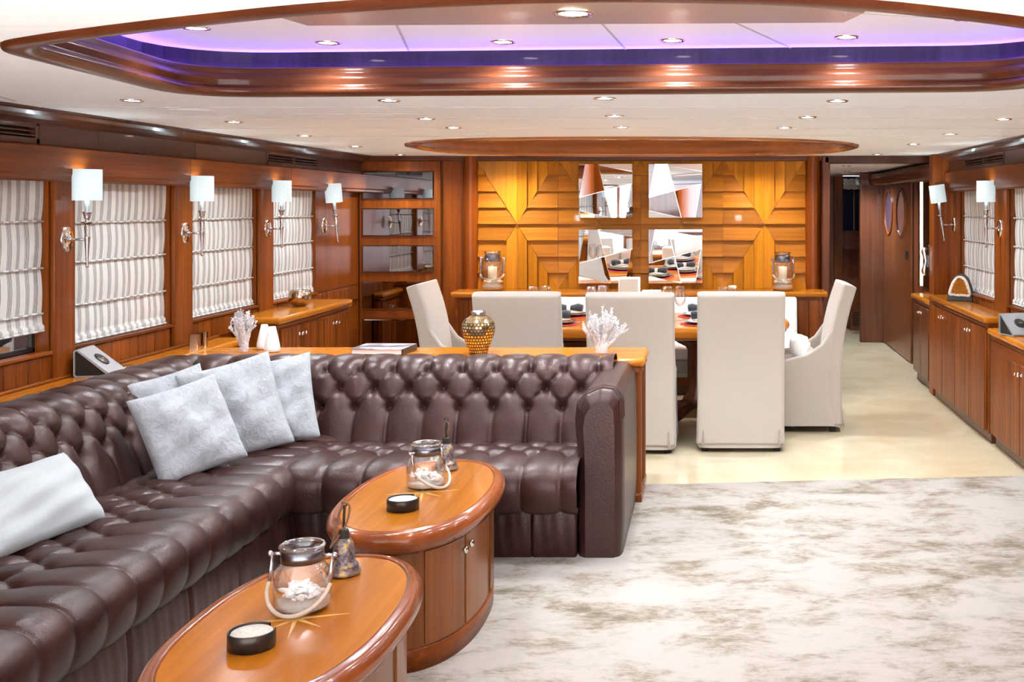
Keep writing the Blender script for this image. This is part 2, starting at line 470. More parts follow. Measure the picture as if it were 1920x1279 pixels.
def fur_mat():
    m, nt, b = mat_base('white_plush_fur'); N = nt.nodes.new; L = nt.links.new
    tc = N('ShaderNodeTexCoord'); n = N('ShaderNodeTexNoise'); n.inputs['Scale'].default_value = 22; n.inputs['Detail'].default_value = 8; n.inputs['Roughness'].default_value = .72; n.inputs['Distortion'].default_value = 1.2
    L(tc.outputs['Object'], n.inputs['Vector'])
    r = ramp(nt, [(.30, (.33, .33, .35)), (.62, (.47, .47, .49))]); L(n.outputs['Fac'], r.inputs['Fac']); L(r.outputs['Color'], b.inputs['Base Color'])
    bp = N('ShaderNodeBump'); bp.inputs['Strength'].default_value = .8; bp.inputs['Distance'].default_value = .02
    L(n.outputs['Fac'], bp.inputs['Height']); L(bp.outputs['Normal'], b.inputs['Normal'])
    b.inputs['Roughness'].default_value = .95; b.inputs['Sheen Weight'].default_value = .5
    return m
M['fur'] = fur_mat()
M['grout'] = plain('dark_gold_grout', (.10, .06, .02), .5, metal=.6)

# ------------------------------------------------------------------ the setting: floor, ceiling and its two recesses
XL, XR, YB = -3.07, 2.05, 9.8
struct('floor', MB().box(-3.3, 2.6, -.7, 14.9, -.06, 0), M['marble'], label='polished cream marble floor')

def carpet_edge(x): return 6.376 + (x + .364) * .0926
car = MB().prism([(-3.05, -.7), (1.90, -.7), (1.90, carpet_edge(1.90)), (-3.05, carpet_edge(-3.05))], 0.0005, .012, .004, 2, which='top')
tag(obj('carpet', car, M['carpet']), 'cream carpet with distressed grey-brown blotches, in front of the marble floor', 'carpet')
tag(obj('carpet_edging', MB().prism([(-.33, carpet_edge(-.33)+.002), (1.86, carpet_edge(1.86)+.002), (1.86, carpet_edge(1.86)+.03), (-.33, carpet_edge(-.33)+.03)], .0005, .006, .002, 1), M['marble']),
    'thin pale threshold strip between carpet and marble floor', 'threshold')

def chaikin(p, n=3, closed=True):
    for _ in range(n):
        q = []
        for i in range(len(p)):
            a = p[i]; b = p[(i+1) % len(p)]
            q += [(a[0]*.75+b[0]*.25, a[1]*.75+b[1]*.25), (a[0]*.25+b[0]*.75, a[1]*.25+b[1]*.75)]
        p = q
    return p
# plan loops counter-clockwise
TRAY = [(-1.96, 4.28), (-1.86, 3.02), (-1.62, 2.86), (-1.30, 2.68), (-.78, 2.42), (-.24, 2.30), (.24, 2.36), (.70, 2.62), (.98, 2.86), (1.08, 3.02), (1.12, 4.06)]
def round_poly(p, r, k=6):
    out = []
    n = len(p)
    for i in range(n):
        a, b, c = Vector(p[i-1]), Vector(p[i]), Vector(p[(i+1) % n])
        d1 = (a-b); d2 = (c-b)
        rr = min(r, d1.length*.45, d2.length*.45)
        s = b + d1.normalized()*rr; e = b + d2.normalized()*rr
        for j in range(k+1):
            t = j/k
            out.append(tuple(s*(1-t)**2 + b*2*t*(1-t) + e*t*t))
    return out
TRAY = round_poly(TRAY, .26)
def superell(cx, cy, a, b, ex, n=72):
    out = []
    for i in range(n):
        t = 2*PI*i/n; c, s = math.cos(t), math.sin(t)
        out.append((cx + a*math.copysign(abs(c)**(2/ex), c), cy + b*math.copysign(abs(s)**(2/ex), s)))
    return out
OVAL = superell(-.55, 8.30, 1.57, 1.22, 2.5)

def sheet_with_holes(outer, holes, z):
    bm = bmesh.new(); es = []
    for lp in [outer] + holes:
        vs = [bm.verts.new((x, y, z)) for x, y in lp]
        es += [bm.edges.new((vs[i], vs[(i+1) % len(vs)])) for i in range(len(vs))]
    bmesh.ops.triangle_fill(bm, edges=es, use_beauty=True)
    for f in bm.faces:
        if f.normal.z > 0: f.normal_flip()
    return MB().frombm(bm)
def offset_loop(lp, o):
    m = MB().sweep(lp, [(o, 0), (o, 1)]); return [(m.v[2*i][0], m.v[2*i][1]) for i in range(len(lp))]
ceil = struct('ceiling', sheet_with_holes([(-3.3, -.7), (2.3, -.7), (2.3, YB+.12), (-3.3, YB+.12)], [TRAY, OVAL], CEIL), M['ceil'], label='low white planked ceiling')
struct('ceiling_slab', MB().box(-3.4, 2.5, -.7, YB+.3, 2.30, 2.36), M['seam'], ceil)
# fine seams between ceiling panels
def seam(x0, y0, x1, y1, z, w=.004, parent=ceil, mat='seam'):
    d = Vector((x1-x0, y1-y0)).normalized(); n = Vector((-d.y, d.x))*w
    obj('panel_joint', MB().prism([(x0-n.x, y0-n.y), (x1-n.x, y1-n.y), (x1+n.x, y1+n.y), (x0+n.x, y0+n.y)], z-.002, z+.001), M[mat], parent)
for y in (4.9, 5.55, 6.25, 6.95): seam(-2.95, y, 1.95, y, CEIL, .0025)
seam(-2.6, 5.30, -1.35, 5.26, CEIL, .006); seam(-2.2, 2.2, -2.85, 4.6, CEIL); seam(-1.9, 3.0, -3.0, 2.6, CEIL, .005)
obj('speaker_grille', MB().lathe([(0.0001, 0), (.10, 0), (.104, .003)], 32, (-2.33, 5.05, CEIL-.004)), M['ceil'], ceil)

# big recess over the lounge
trim = struct_root('trim_1', 'mahogany cornice round the big ceiling recess over the lounge')
cprof = [(.075, CEIL+.001), (.07, CEIL-.012), (.03, CEIL-.016), (.0, CEIL-.010), (-.012, CEIL+.004), (-.004, CEIL+.018), (.010, CEIL+.022), (.014, CEIL+.032),
         (.004, CEIL+.046), (.010, CEIL+.062), (.026, CEIL+.070), (.030, CEIL+.078), (.026, CEIL+.088), (.034, CEIL+.098), (.05, CEIL+.10), (.15, CEIL+.10)]
obj('cornice_moulding', MB().sweep(TRAY, cprof), M['mould'], trim)
obj('cove_wall', MB().sweep(TRAY, [(.15, CEIL+.098), (.15, CEIL+.175)], smooth=False), M['cove'], trim)
obj('recess_ceiling', MB().prism(offset_loop(TRAY, .16), CEIL+.172, CEIL+.19), M['recess'], trim)
RC = CEIL + .172
for a, b in (((-1.02, 3.62), (-1.17, 4.36)), ((-.36, 3.62), (-.32, 4.36)), ((.06, 3.62), (.32, 4.30)), ((-1.32, 3.5), (-1.95, 3.3)), ((.45, 3.5), (1.1, 3.7))):
    seam(a[0], a[1], b[0], b[1], RC, .004, trim)
pan = [(-1.30, 3.62), (-1.33, 3.46), (-.95, 3.20), (-.43, 3.10), (.08, 3.17), (.47, 3.38), (.43, 3.56)]
obj('centre_panel', MB().prism(pan, RC-.022, RC-.004, .004, 1), M['taupe'], trim)
led = MB().sweep(TRAY, [(.115, CEIL+.1005), (.115, CEIL+.104), (.145, CEIL+.104), (.145, CEIL+.1005)])
tag(obj('led_strip', led, M['led']), 'violet light strip hidden on top of the lounge ceiling cornice', 'light')

# oval recess over the dining table
trim2 = struct_root('trim_2', 'oval wooden cornice in the ceiling over the dining table')
oprof = [(.07, CEIL+.001), (.065, CEIL-.012), (.02, CEIL-.018), (-.004, CEIL-.006), (0, CEIL+.012), (.012, CEIL+.018), (.016, CEIL+.04), (.03, CEIL+.075), (.05, CEIL+.085), (.055, CEIL+.14)]
obj('cornice_moulding', MB().sweep(OVAL, oprof), wood('oval_cornice', (.20, .06, .012), (.42, .14, .03), 'X', rough=.2, coat=.9, fine=10), trim2)
obj('recess_ceiling', MB().prism(offset_loop(OVAL, .07), CEIL+.13, CEIL+.15), M['recess'], trim2)

# ------------------------------------------------------------------ downlights
def downlight(x, y, z, label, group, watt=LAMP_W, r=.034, warm=(.80, .91, 1.0)):
    t = thing('downlight', label, 'ceiling light', (x, y, z), 0, group)
    obj('ring', MB().lathe([(r*.98, .0), (r*1.0, -.004), (r*1.25, -.005), (r*1.36, -.0015), (r*1.36, .0)], 20), M['chrome'], t)
    obj('lens', MB().lathe([(.0001, -.0030), (r*.7, -.0026), (r*.98, -.0012)], 20), M['lamp'], t)
    ld = bpy.data.lights.new('downlight_glow', 'SPOT'); ld.energy = watt; ld.color = warm
    ld.spot_size = R(150); ld.spot_blend = .9; ld.shadow_soft_size = .035
    lo = bpy.data.objects.new('downlight_glow', ld); link(lo, t); lo.location = (0, 0, -.02)
    return t
ORD = ['nearest', 'second', 'third', 'fourth', 'fifth', 'sixth']
def row(pts, where, z=CEIL, watt=LAMP_W):
    for i, (x, y) in enumerate(pts):
        downlight(x, y, z, '%s downlight from the camera in the row %s' % (ORD[i], where), 'downlights ' + where, watt*(1.0 if y < 5 else 1.5))
row([(-2.36, 4.58), (-2.44, 5.75), (-2.49, 6.89), (-2.57, 8.13), (-2.62, 9.5)], 'along the left windows')
row([(-1.31, 4.58), (-1.40, 5.54), (-1.41, 6.18)], 'over the mosaic vase')
row([(-.42, 4.49), (-.456, 5.375), (-.48, 6.14)], 'over the middle of the room')
row([(.526, 4.60), (.477, 5.44), (.412, 6.18)], 'over the carpet edge')
row([(1.46, 5.57), (1.45, 6.74), (1.43, 7.85), (1.42, 9.45)], 'along the right wall')
for i, (x, y) in enumerate([(-1.74, 3.80), (-1.41, 4.14), (-.76, 4.12), (-.135, 4.08), (.49, 4.0), (.83, 3.60)]):
    downlight(x, y, RC, '%s downlight from the left inside the big lounge ceiling recess' % ['first', 'second', 'third', 'fourth', 'fifth', 'sixth'][i], 'downlights in the lounge recess', LAMP_W*.5)
downlight(-.41, 3.37, RC-.024, 'bright downlight in the taupe centre panel of the lounge recess', 'downlights in the lounge recess', LAMP_W*.8, .045)
for x, w in ((-1.35, 'left'), (-.30, 'middle'), (.30, 'right')):
    downlight(x, 8.15, CEIL+.128, 'downlight in the oval dining recess, %s of three' % w, 'downlights over the dining table', LAMP_W*2.2)
for x, w in ((-1.74, 'left'), (.42, 'right')):
    downlight(x, 9.40, CEIL, 'downlight close to the veneered wall on its %s side' % w, 'downlights by the veneered wall', LAMP_W*2.0, warm=(1, .90, .74))

# ------------------------------------------------------------------ side walls with windows
WIN_L = [(4.22, 5.20), (5.386, 6.37), (6.61, 7.585), (7.834, 8.736)]
WIN_R = [(6.45, 7.62), (7.96, 9.10)]
ZS, ZT = .92, 1.715
def side_wall(name, X, s, wins, y0, y1, label, vents):
    """s = +1: room lies on the +X side"""
    w = struct_root(name, label)
    def bx(nm, a, b, ya, yb, za, zb, mat, bev=.004):
        x0, x1 = sorted((X + s*a, X + s*b))
        return obj(nm, MB().box(x0, x1, ya, yb, za, zb, bev), M[mat], w)
    bx('lower_panel', -.10, 0, y0, y1, 0, ZS-.001, 'wood_y', 0)
    bx('upper_panel', -.10, 0, y0, y1, ZT+.001, CEIL+.02, 'dark_y', 0)
    # uprights between the windows
    es = [y0] + [v for a, b in wins for v in (a, b)] + [y1]
    for i in range(0, len(es), 2):
        a, b = es[i], es[i+1]
        bx('pillar', -.10, .0, a, b, ZS-.002, ZT+.002, 'wood_z', 0)
        if b - a < .5:
            bx('pilaster', .0, .028, a+.008, b-.008, .78, ZT+.01, 'wood_z', .008)
    # wainscot planks under the sills
    pw = .088
    k0 = MB().box(0, .011, 0, pw-.004, 0, ZS-.79-.012, .003, 1) if s > 0 else MB().box(-.011, 0, 0, pw-.004, 0, ZS-.79-.012, .003, 1)
    me = None; y = max(y0, 3.8)
    while y < y1 - pw:
        if not any(es[i] - .02 < y+pw/2 < es[i+1] + .02 and es[i+1]-es[i] < .5 for i in range(0, len(es), 2)):
            if me is None:
                o = obj('plank', k0, M['wood_z'], w, loc=(X, y, .785)); me = o.data
            else: obj('plank', me, None, w, loc=(X, y, .785))
        y += pw
    # sill strip
    for a, b in wins: bx('sill', -.03, .022, a-.004, b+.004, ZS-.014, ZS+.004, 'wood_y', .004)
    # valance board with rounded lower edge, in lengths
    vy = [y0] + [yy for yy in (3.4, 6.45, 8.0) if y0 < yy < y1] + [y1]
    for a, b in zip(vy, vy[1:]):
        prof = [(0.0, ZT-.004), (.05, ZT-.006), (.066, ZT+.004), (.07, ZT+.02), (.082, ZT+.03), (.085, ZT+.15), (.075, ZT+.158), (0, ZT+.158)]
        m = MB()
        vs = [(X+s*o, yy, z) for yy in (a+.0015, b-.0015) for o, z in prof]
        n = len(prof)
        m.add(vs, [(i, i+1, n+i+1, n+i) for i in range(n-1)] + [tuple(range(n)), tuple(range(2*n-1, n-1, -1))])
        obj('valance', m, M['wood_y'], w)
    # frieze panels with vents
    cuts = sorted(set([y0, y1] + [v for a, b in vents for v in (a, b)] + [yy for yy in (3.0, 5.55, 6.6) if y0 < yy < y1]))
    for a, b in zip(cuts, cuts[1:]):
        mid = (a+b)/2
        if any(p < mid < q for p, q in vents):
            bx('vent_backing', .0, .012, a, b, ZT+.16, 1.99, 'blackm', 0)
            for zz in (ZT+.16, 1.955): bx('vent_frame', .0, .045, a, b, zz, zz+.028 if zz < 1.9 else 1.99, 'dark_y', .003)
            for yy in (a, mid-.012, b-.026): bx('vent_frame', .0, .045, yy, yy+.026, ZT+.16, 1.99, 'dark_y', .003)
            for j in range(3):
                z = ZT + .194 + j*.0195
                bx('vent_slat', .010, .042, a+.02, b-.02, z, z+.008, 'dark_y', .002)
        else: bx('frieze_panel', .0, .042, a+.0015, b-.0015, ZT+.16, 1.99, 'dark_y', .003)
    # cornice
    prof = [(0, 1.965), (.05, 1.968), (.065, 1.978), (.085, 1.985), (.105, 2.0), (.12, 2.015), (.14, 2.02), (.14, CEIL+.002), (0, CEIL+.002)]
    n = len(prof)
    m = MB().add([(X+s*o, yy, z) for yy in (y0, y1) for o, z in prof], [(i, i+1, n+i+1, n+i) for i in range(n-1)])
    obj('cornice', m, M['dark_y'], w)
    return w
side_wall('wall_left', XL, 1, WIN_L, -.7, YB, 'panelled cherry wood wall with four shaded windows', [(4.30, 5.06), (7.66, 8.66)])
side_wall('wall_right', XR, -1, WIN_R, -.7, 9.42, 'panelled cherry wood wall with two shaded windows', [(7.62, 8.80)])

def window(n, X, s, a, b, label):
    w = struct_root('window_%d' % n, label, (X, (a+b)/2, ZS))
    def bx(nm, p, q, ya, yb, za, zb, mat):
        x0, x1 = sorted((X + s*p, X + s*q)); return obj(nm, MB().box(x0, x1, ya, yb, za, zb, .003, 1), M[mat], w, world=True)
    bx('pane', -.075, -.07, a, b, ZS, ZT, 'win')
    for ya in (a, b-.022): bx('window_frame', -.09, -.06, ya, ya+.022, ZS, ZT, 'black')
    bx('window_frame', -.09, -.06, a, b, ZS, ZS+.022, 'black'); bx('window_frame', -.09, -.06, a, b, ZT-.022, ZT, 'black')
    if n == 1: bx('mullion', -.09, -.055, a+.62, a+.66, ZS, ZT, 'black')
def blind(X, s, a, b, zb, label):
    t = thing('roman_blind', label, 'blind', (X - s*.03, (a+b)/2, zb), 0, 'striped roman blinds')
    L_ = b - a - .016; H = ZT - zb
    rods = [H*f for f in (.235, .50, .745)] if zb < .98 else [H*f for f in (.12, .42, .73)]
    ph = random.random()*6
    def fn(u, v):
        y = (u-.5)*L_; z = v*H
        d = min(abs(z-r) for r in rods+[0.0])
        bil = .009*(1-math.exp(-d/.05)) + .003*math.sin(y*21+ph+z*3) + .003*math.sin(y*47+ph*2-z*6)*(1-v*.5)
        if z < .03: bil += .012
        return (s*bil, y + .004*math.sin(z*9+ph), z)
    c = MB().grid(90, 60, fn, flip=(s < 0))
    obj('cloth', c, M['stripe'], t)
    for r in rods:
        obj('rod', MB().tube([(s*.012, -L_/2-.002+k*L_/12, r+.0015*math.sin(k*1.7+ph)) for k in range(13)], .0055, 6), M['stripe'], t)
    obj('hem', MB().tube([(s*.016, -L_/2+k*L_/12, .004) for k in range(13)], .006, 6), M['stripe'], t)
LW = ['nearest the camera, above a strip of dark glass', 'behind the first wall sconce', 'between the second and third wall sconces', 'behind the metal bowl']
for i, (a, b) in enumerate(WIN_L):
    window(i+1, XL, 1, a, b, 'window behind a striped blind in the left wall')
    blind(XL, 1, a, b, 1.015 if i == 0 else ZS+.008, 'grey striped cream roman blind ' + LW[i])
RW = ['at the picture edge beyond the right-hand pillar', 'beside the brown geode']
for i, (a, b) in enumerate(WIN_R):
    window(i+5, XR, -1, a, b, 'window behind a striped blind in the right wall')
    blind(XR, -1, a, b, ZS+.008, 'grey striped cream roman blind ' + RW[i])
ext = struct('daylight_block', MB().box(-4.3, -4.2, -1.5, 10, -.2, 1.5).box(-4.3, -3.18, -1.5, 10, 2.25, 2.31), M['void'], label='dark wall and roof added outside to keep daylight off the windows')  # added wall and overhang block daylight; the outside's dimness is in their colour

# aft end of the saloon behind the camera: wood panels either side of wide glazed doors
aft = struct_root('wall_aft', 'wooden aft wall with wide glazed doors behind the camera')
for a, b in ((-3.3, -2.9), (1.9, 2.3)): obj('panel', MB().box(a, b, -.7, -.6, 0, 2.05), M['wood_z'], aft)
obj('header', MB().box(-2.9, 1.9, -.7, -.6, 1.96, 2.05), M['dark_y'], aft)
struct('bounce_deck', MB().box(-3.6, 2.6, -5.0, -.71, -.08, -.02), plain('pale_bounce', (.50, .42, .33), .7), label='pale deck added outside the aft doors to bounce sun inside')  # unseen deck, added to bounce sunlight up onto the ceiling
d3 = struct_root('door_3', 'wide glazed aft doors', (-.5, -.65, 0))
for x in (-2.9, -1.73, -.53, .67, 1.84): obj('door_stile', MB().box(x, x+.06, -.68, -.63, 0, 1.96, .004), M['dark_z'], d3, world=True)
for x in (-2.84, -1.67, -.47, .73): obj('pane', MB().box(x, x+1.11, -.658, -.652, 0.05, 1.96), glass('door_glass_%d' % int(x*100), (.97, .98, 1), .2), d3, world=True)

# ------------------------------------------------------------------ back wall, door, columns
wb_ = struct_root('wall_back', 'golden veneered wall with mitred raised strips')
obj('wall_backing', MB().box(-3.25, 1.04, YB, YB+.1, 0, CEIL+.02), M['gold_x'], wb_)
PX0, PX1, PZ0, PZ1 = -2.04, .84, .87, 2.0
npan = 4; hw = (PX1-PX0)/npan/2; hh = .57; cz = 1.436
pieces = []
nb = 4
for sx in (-1, 1):
    for sz in (-1, 1):
        for k in range(nb):
            u0, u1 = hw*k/nb, hw*(k+1)/nb; v0, v1 = hh*k/nb, hh*(k+1)/nb
            for vert in (True, False):
                q = [(u0, v0), (u1, v1), (u1, hh), (u0, hh)] if vert else [(u0, v0), (hw, v0), (hw, v1), (u1, v1)]
                if k == nb-1: q = [p for i, p in enumerate(q) if i == 0 or p != q[i-1]]
                q2 = []
                for p in q:
                    if p not in q2: q2.append(p)
                q = q2
                c = (sum(p[0] for p in q)/len(q), sum(p[1] for p in q)/len(q))
                q = [(c[0]+(p[0]-c[0])*(.95 if vert else .99), c[1]+(p[1]-c[1])*.985) for p in q]
                hgt = lambda p: .004 + .028*(((p[0]-u0)/(u1-u0)) if vert else ((v1-p[1])/(v1-v0) if sz > 0 else (p[1]-v0)/(v1-v0)))
                n = len(q)
                vs = [(sx*p[0], -max(.003, hgt(p)), sz*p[1]) for p in q] + [(sx*p[0], .0, sz*p[1]) for p in q]
                fs = [tuple(range(n))] + [(i, (i+1) % n, n+(i+1) % n, n+i) for i in range(n)]
                bm = bmesh.new(); bv = [bm.verts.new(p) for p in vs]
                for f in fs: bm.faces.new([bv[i] for i in f])
                bmesh.ops.recalc_face_normals(bm, faces=bm.faces[:])
                me = MB().frombm(bm).mesh('veneer_strip'); me.materials.append(M['gold_z'] if vert else M['gold_x'])
                pieces.append(me)
for p in range(npan):
    for me in pieces:
        obj('veneer_strip', me, None, wb_, loc=(PX0+hw*(2*p+1), YB, cz))
obj('top_rail', MB().box(-3.2, 1.03, YB-.05, YB+.0, 1.985, CEIL+.01, .006), M['mould'], wb_)
for x in (-2.085, .905):
    obj('half_column', MB().lathe([(.068, 0), (.068, CEIL)], 24, (x, YB-.01, 0)), M['wood_z'], wb_)
obj('jamb_post', MB().box(.975, 1.045, YB-.10, YB+.10, 0, CEIL, .012), M['dark_z'], wb_)
obj('side_panel', MB().box(-2.33, -2.15, YB-.02, YB, 0, 1.99, .004), M['wood_z'], wb_)
obj('side_panel', MB().box(-3.25, -3.06, YB-.03, YB, 0, 1.99, .004), M['wood_z'], wb_)

d1 = struct_root('door_1', 'wooden door with five bevelled dark panes', (-2.69, YB, 0))
obj('door_leaf', MB().box(-3.05, -2.34, YB-.045, YB-.001, 0.005, 1.985, .005), M['wood_z'], d1, world=True)
for k, (za, zb) in enumerate([(1.656, 1.894), (1.334, 1.572), (1.017, 1.25), (.70, .933), (.363, .606), (.05, .28)]):
    q = obj('pane', MB().prism([(-3.02, za), (-2.40, za), (-2.40, zb), (-3.02, zb)], 0, .012, .007, 1, smooth=False, which='top').xf(Matrix.Translation((0, YB-.045, 0)) @ Matrix.Rotation(R(90), 4, 'X')), M['dark_pane'], d1, world=True)
    obj('pane_trim', MB().box(-3.035, -2.385, YB-.049, YB-.046, za-.012, za-.002, 0).box(-3.035, -2.385, YB-.049, YB-.046, zb+.002, zb+.012, 0), M['wood_x'], q, world=True)
obj('rail', MB().box(-3.00, -2.42, YB-.05, YB-.046, .62, .685, .001), M['rim'], d1, world=True)
obj('handle', MB().box(-3.105, -3.075, YB-.062, YB-.045, .80, .99, .008).tube([(-3.09, YB-.06, .95), (-3.09, YB-.09, .95), (-3.09, YB-.09, .85), (-3.09, YB-.06, .85)], .007, 8), M['chrome'], d1, world=True, label='chrome pull handle')
sw = thing('switch_panel', 'black light switch panel left of the glazed door', 'switch', (-3.14, YB-.03, 1.15))
obj('plate', MB().box(-.022, .022, -.012, 0, -.075, .075, .004), M['black'], sw)
for k in range(3): obj('switch_button', MB().box(-.013, .013, -.017, -.011, -.058+k*.043, -.028+k*.043, .002, 1), M['blackm'], sw)

# mirrors: four square pictures of tilted mirror facets
FAC = [[(0, 0), (.12, 0), (0, .63)], [(.12, 0), (.36, 0), (.485, .499), (0, .63)], [(.37, .03), (1, .14), (1, .36), (.485, .499)], [(.36, 0), (1, 0), (1, .14), (.37, .03)],
       [(0, .63), (.485, .499), (.61, 1), (0, .87)], [(0, .87), (.61, 1), (0, 1)], [(.485, .499), (.98, .36), (.87, 1), (.61, 1)], [(.98, .36), (1, .36), (1, 1), (.87, 1)]]
TILT = [(0, 9), (4, 3), (1, -10), (-4, 7), (2, 11), (5, -7), (3, -6), (1, 12)]
MS = .467
for mx, mz, lab in ((1087, 308, 'upper left'), (1217, 308, 'upper right'), (1087, 430, 'lower left'), (1217, 430, 'lower right')):
    x0 = (mx-1330)*YB/2100; z1 = 1.6-(mz-385)*YB/2100
    t = thing('faceted_mirror', 'square faceted wall mirror, %s of the four on the veneered wall' % lab, 'mirror', (x0+MS/2, YB-.03, z1-MS/2), 0, 'faceted mirrors on the veneered wall')
    obj('backing', MB().box(-MS/2, MS/2, -.022, .006, -MS/2, MS/2, .003), M['mirror_edge'], t)
    for j, (poly, (ax, az)) in enumerate(zip(FAC, TILT)):
        ax += random.uniform(-2, 2); az += random.uniform(-2, 2)
        cx = sum(p[0] for p in poly)/len(poly); cy = sum(p[1] for p in poly)/len(poly)
        q = [(cx+(p[0]-cx)*.985, cy+(p[1]-cy)*.985) for p in poly]
        pts = [((px-.5)*MS, (.5-py)*MS) for px, py in q]
        c0 = ((cx-.5)*MS, (.5-cy)*MS)
        ys = [-.058 - (p[0]-c0[0])*math.tan(R(az)) - (p[1]-c0[1])*math.tan(R(ax)) for p in pts]
        n = len(pts)
        fr = [(p[0], yy, p[1]) for p, yy in zip(pts, ys)]
        bk = [(p[0], -.022, p[1]) for p in pts]
        obj('mirror_facet', MB().add(fr + bk, [tuple(range(n-1, -1, -1))] + [(i, (i+1) % n, n+(i+1) % n, n+i) for i in range(n)]), M['mirror'], t)

# ------------------------------------------------------------------ passage on the right
hall = struct_root('wall_hall', 'dark mahogany passage walls')
obj('header', MB().box(1.0, 2.06, YB-.10, YB+.1, 1.965, CEIL+.02, .006), M['dark_y'], hall)
obj('corner_post', MB().box(1.875, 2.06, 9.40, 9.56, 0, CEIL, .012), M['wood_z'], hall)
obj('side_wall', MB().box(.98, 1.04, YB+.1, 14.7, 0, 2.0), M['dark_z'], hall)
obj('outer_wall', MB().box(2.06, 2.16, 9.42, 14.7, 0, 2.0), M['dark_z'], hall)
obj('jamb', MB().box(1.76, 2.06, 13.06, 13.16, 0, 1.98, .008), M['dark_z'], hall)
obj('far_panel', MB().box(1.0, 1.70, 14.60, 14.7, 0, 2.0), M['dark_z'], hall)
obj('far_panel', MB().box(1.70, 2.06, 14.60, 14.7, 0, 1.27), M['dark_z'], hall)
obj('far_rail', MB().box(1.62, 1.735, 14.54, 14.60, 0, 2.0, .008), M['wood_z'], hall)
obj('locker_box', MB().box(1.72, 2.06, 14.28, 14.6, 1.04, 1.27, .008), M['dark_y'], hall)
obj('locker_base', MB().box(1.80, 2.06, 14.3, 14.6, 0, .66, .008), M['dark_z'], hall)
for k in range(6): obj('vent_slat', MB().box(1.83, 2.0, 14.292, 14.302, .06+k*.032, .078+k*.032), M['blackm'], hall)
obj('knob', MB().ball((1.93, 14.29, .52), .014), M['chrome'], hall)
struct('ceiling_hall', MB().box(1.0, 2.2, YB+.1, 14.8, 1.985, 2.05), M['ceil'], label='white ceiling of the passage')
val = MB(); pr = [(2.06, 1.83), (1.90, 1.83), (1.865, 1.85), (1.85, 1.90), (1.87, 1.955), (2.06, 1.965)]
n = len(pr)
val.add([(x, y, z) for y in (9.6, 14.3) for x, z in pr], [(i, n+i, n+i+1, i+1) for i in range(n-1)] + [tuple(range(n))], True)
obj('valance', val, M['dark_y'], hall)
w7 = struct_root('window_7', 'small passage window under a short blind', (1.88, 14.62, 1.27))
obj('pane', MB().box(1.74, 2.06, 14.62, 14.63, 1.27, 1.98), plain('dusk_pane', (.02, .03, .09), .05, coat=1), w7, world=True)
obj('mullion', MB().box(1.885, 1.90, 14.60, 14.62, 1.27, 1.98), M['dark_z'], w7, world=True)
hb = thing('short_blind', 'cream gathered blind over the small window at the passage end', 'blind', (1.88, 14.58, 1.80))
for k in range(3):
    obj('fold', MB().tube([(-.13+i*.26/10, 0, .03+k*.045+.006*math.sin(i*2)) for i in range(11)], .024, 8), M['white_cloth'], hb)
d2 = struct_root('door_2', 'dark wooden passage door with two oval portholes', (2.05, 12.2, 0))
obj('door_leaf', MB().box(2.03, 2.055, 11.30, 13.04, .01, 1.83, .004), wood('passage_door', (.12, .030, .006), (.27, .075, .014), 'Z', rough=.3, coat=.25), d2, world=True)
for yc in (11.86, 12.68):
    o = obj('porthole', MB().lathe([(.0001, 0), (.16, 0)], 28).xf(Matrix.Translation((2.028, yc, 1.52)) @ Matrix.Diagonal((1, 1.65, 1.5, 1)) @ Matrix.Rotation(R(-90), 4, 'Y')), plain('blue_porthole', (.02, .03, .12), .06, coat=1), d2, world=True)
    obj('porthole_ring', MB().sweep([(.16*math.cos(2*PI*i/32), .16*math.sin(2*PI*i/32)) for i in range(32)], [(-.004, .0), (-.004, .012), (.016, .010), (.018, 0)]).xf(Matrix.Translation((2.03, yc, 1.52)) @ Matrix.Diagonal((1, 1.65, 1.5, 1)) @ Matrix.Rotation(R(-90), 4, 'Y')), M['wood_z'], o, world=True)
obj('lock_plate', MB().box(2.015, 2.03, 11.42, 11.54, 1.05, 1.13, .003), M['black'], d2, world=True)
hm = thing('passage_mirror', 'tall narrow mirror above the small passage cabinet', 'mirror', (2.05, 10.4, .80))
obj('glass', MB().box(-.012, 0, -.36, .36, .02, 1.03, .004), M['mirror'], hm)
obj('frame_strip', MB().box(-.03, -.002, .36, .42, .02, 1.03, .004), M['chrome'], hm)
ph = thing('wall_telephone', 'chrome and black wall telephone beside the corner post', 'telephone', (1.90, 9.62, 1.12))
obj('cradle', MB().box(-.02, .02, -.03, .03, -.14, .14, .012), M['black'], ph)
obj('handset', MB().tube([(-.045, 0, -.12), (-.055, 0, -.08), (-.04, 0, 0), (-.055, 0, .08), (-.045, 0, .12)], [.022, .026, .014, .026, .022], 10), M['chrome'], ph)
obj('keypad', MB().box(-.026, -.019, -.02, .02, -.05, .05, .002), M['silver'], ph)
downlight(1.55, 12.6, 1.985, 'small downlight in the passage ceiling, seen under the header', 'passage downlights', LAMP_W*4.5)
downlight(1.33, 10.9, 1.985, 'nearer small downlight in the passage ceiling, beside the jamb post', 'passage downlights', LAMP_W*3.5)

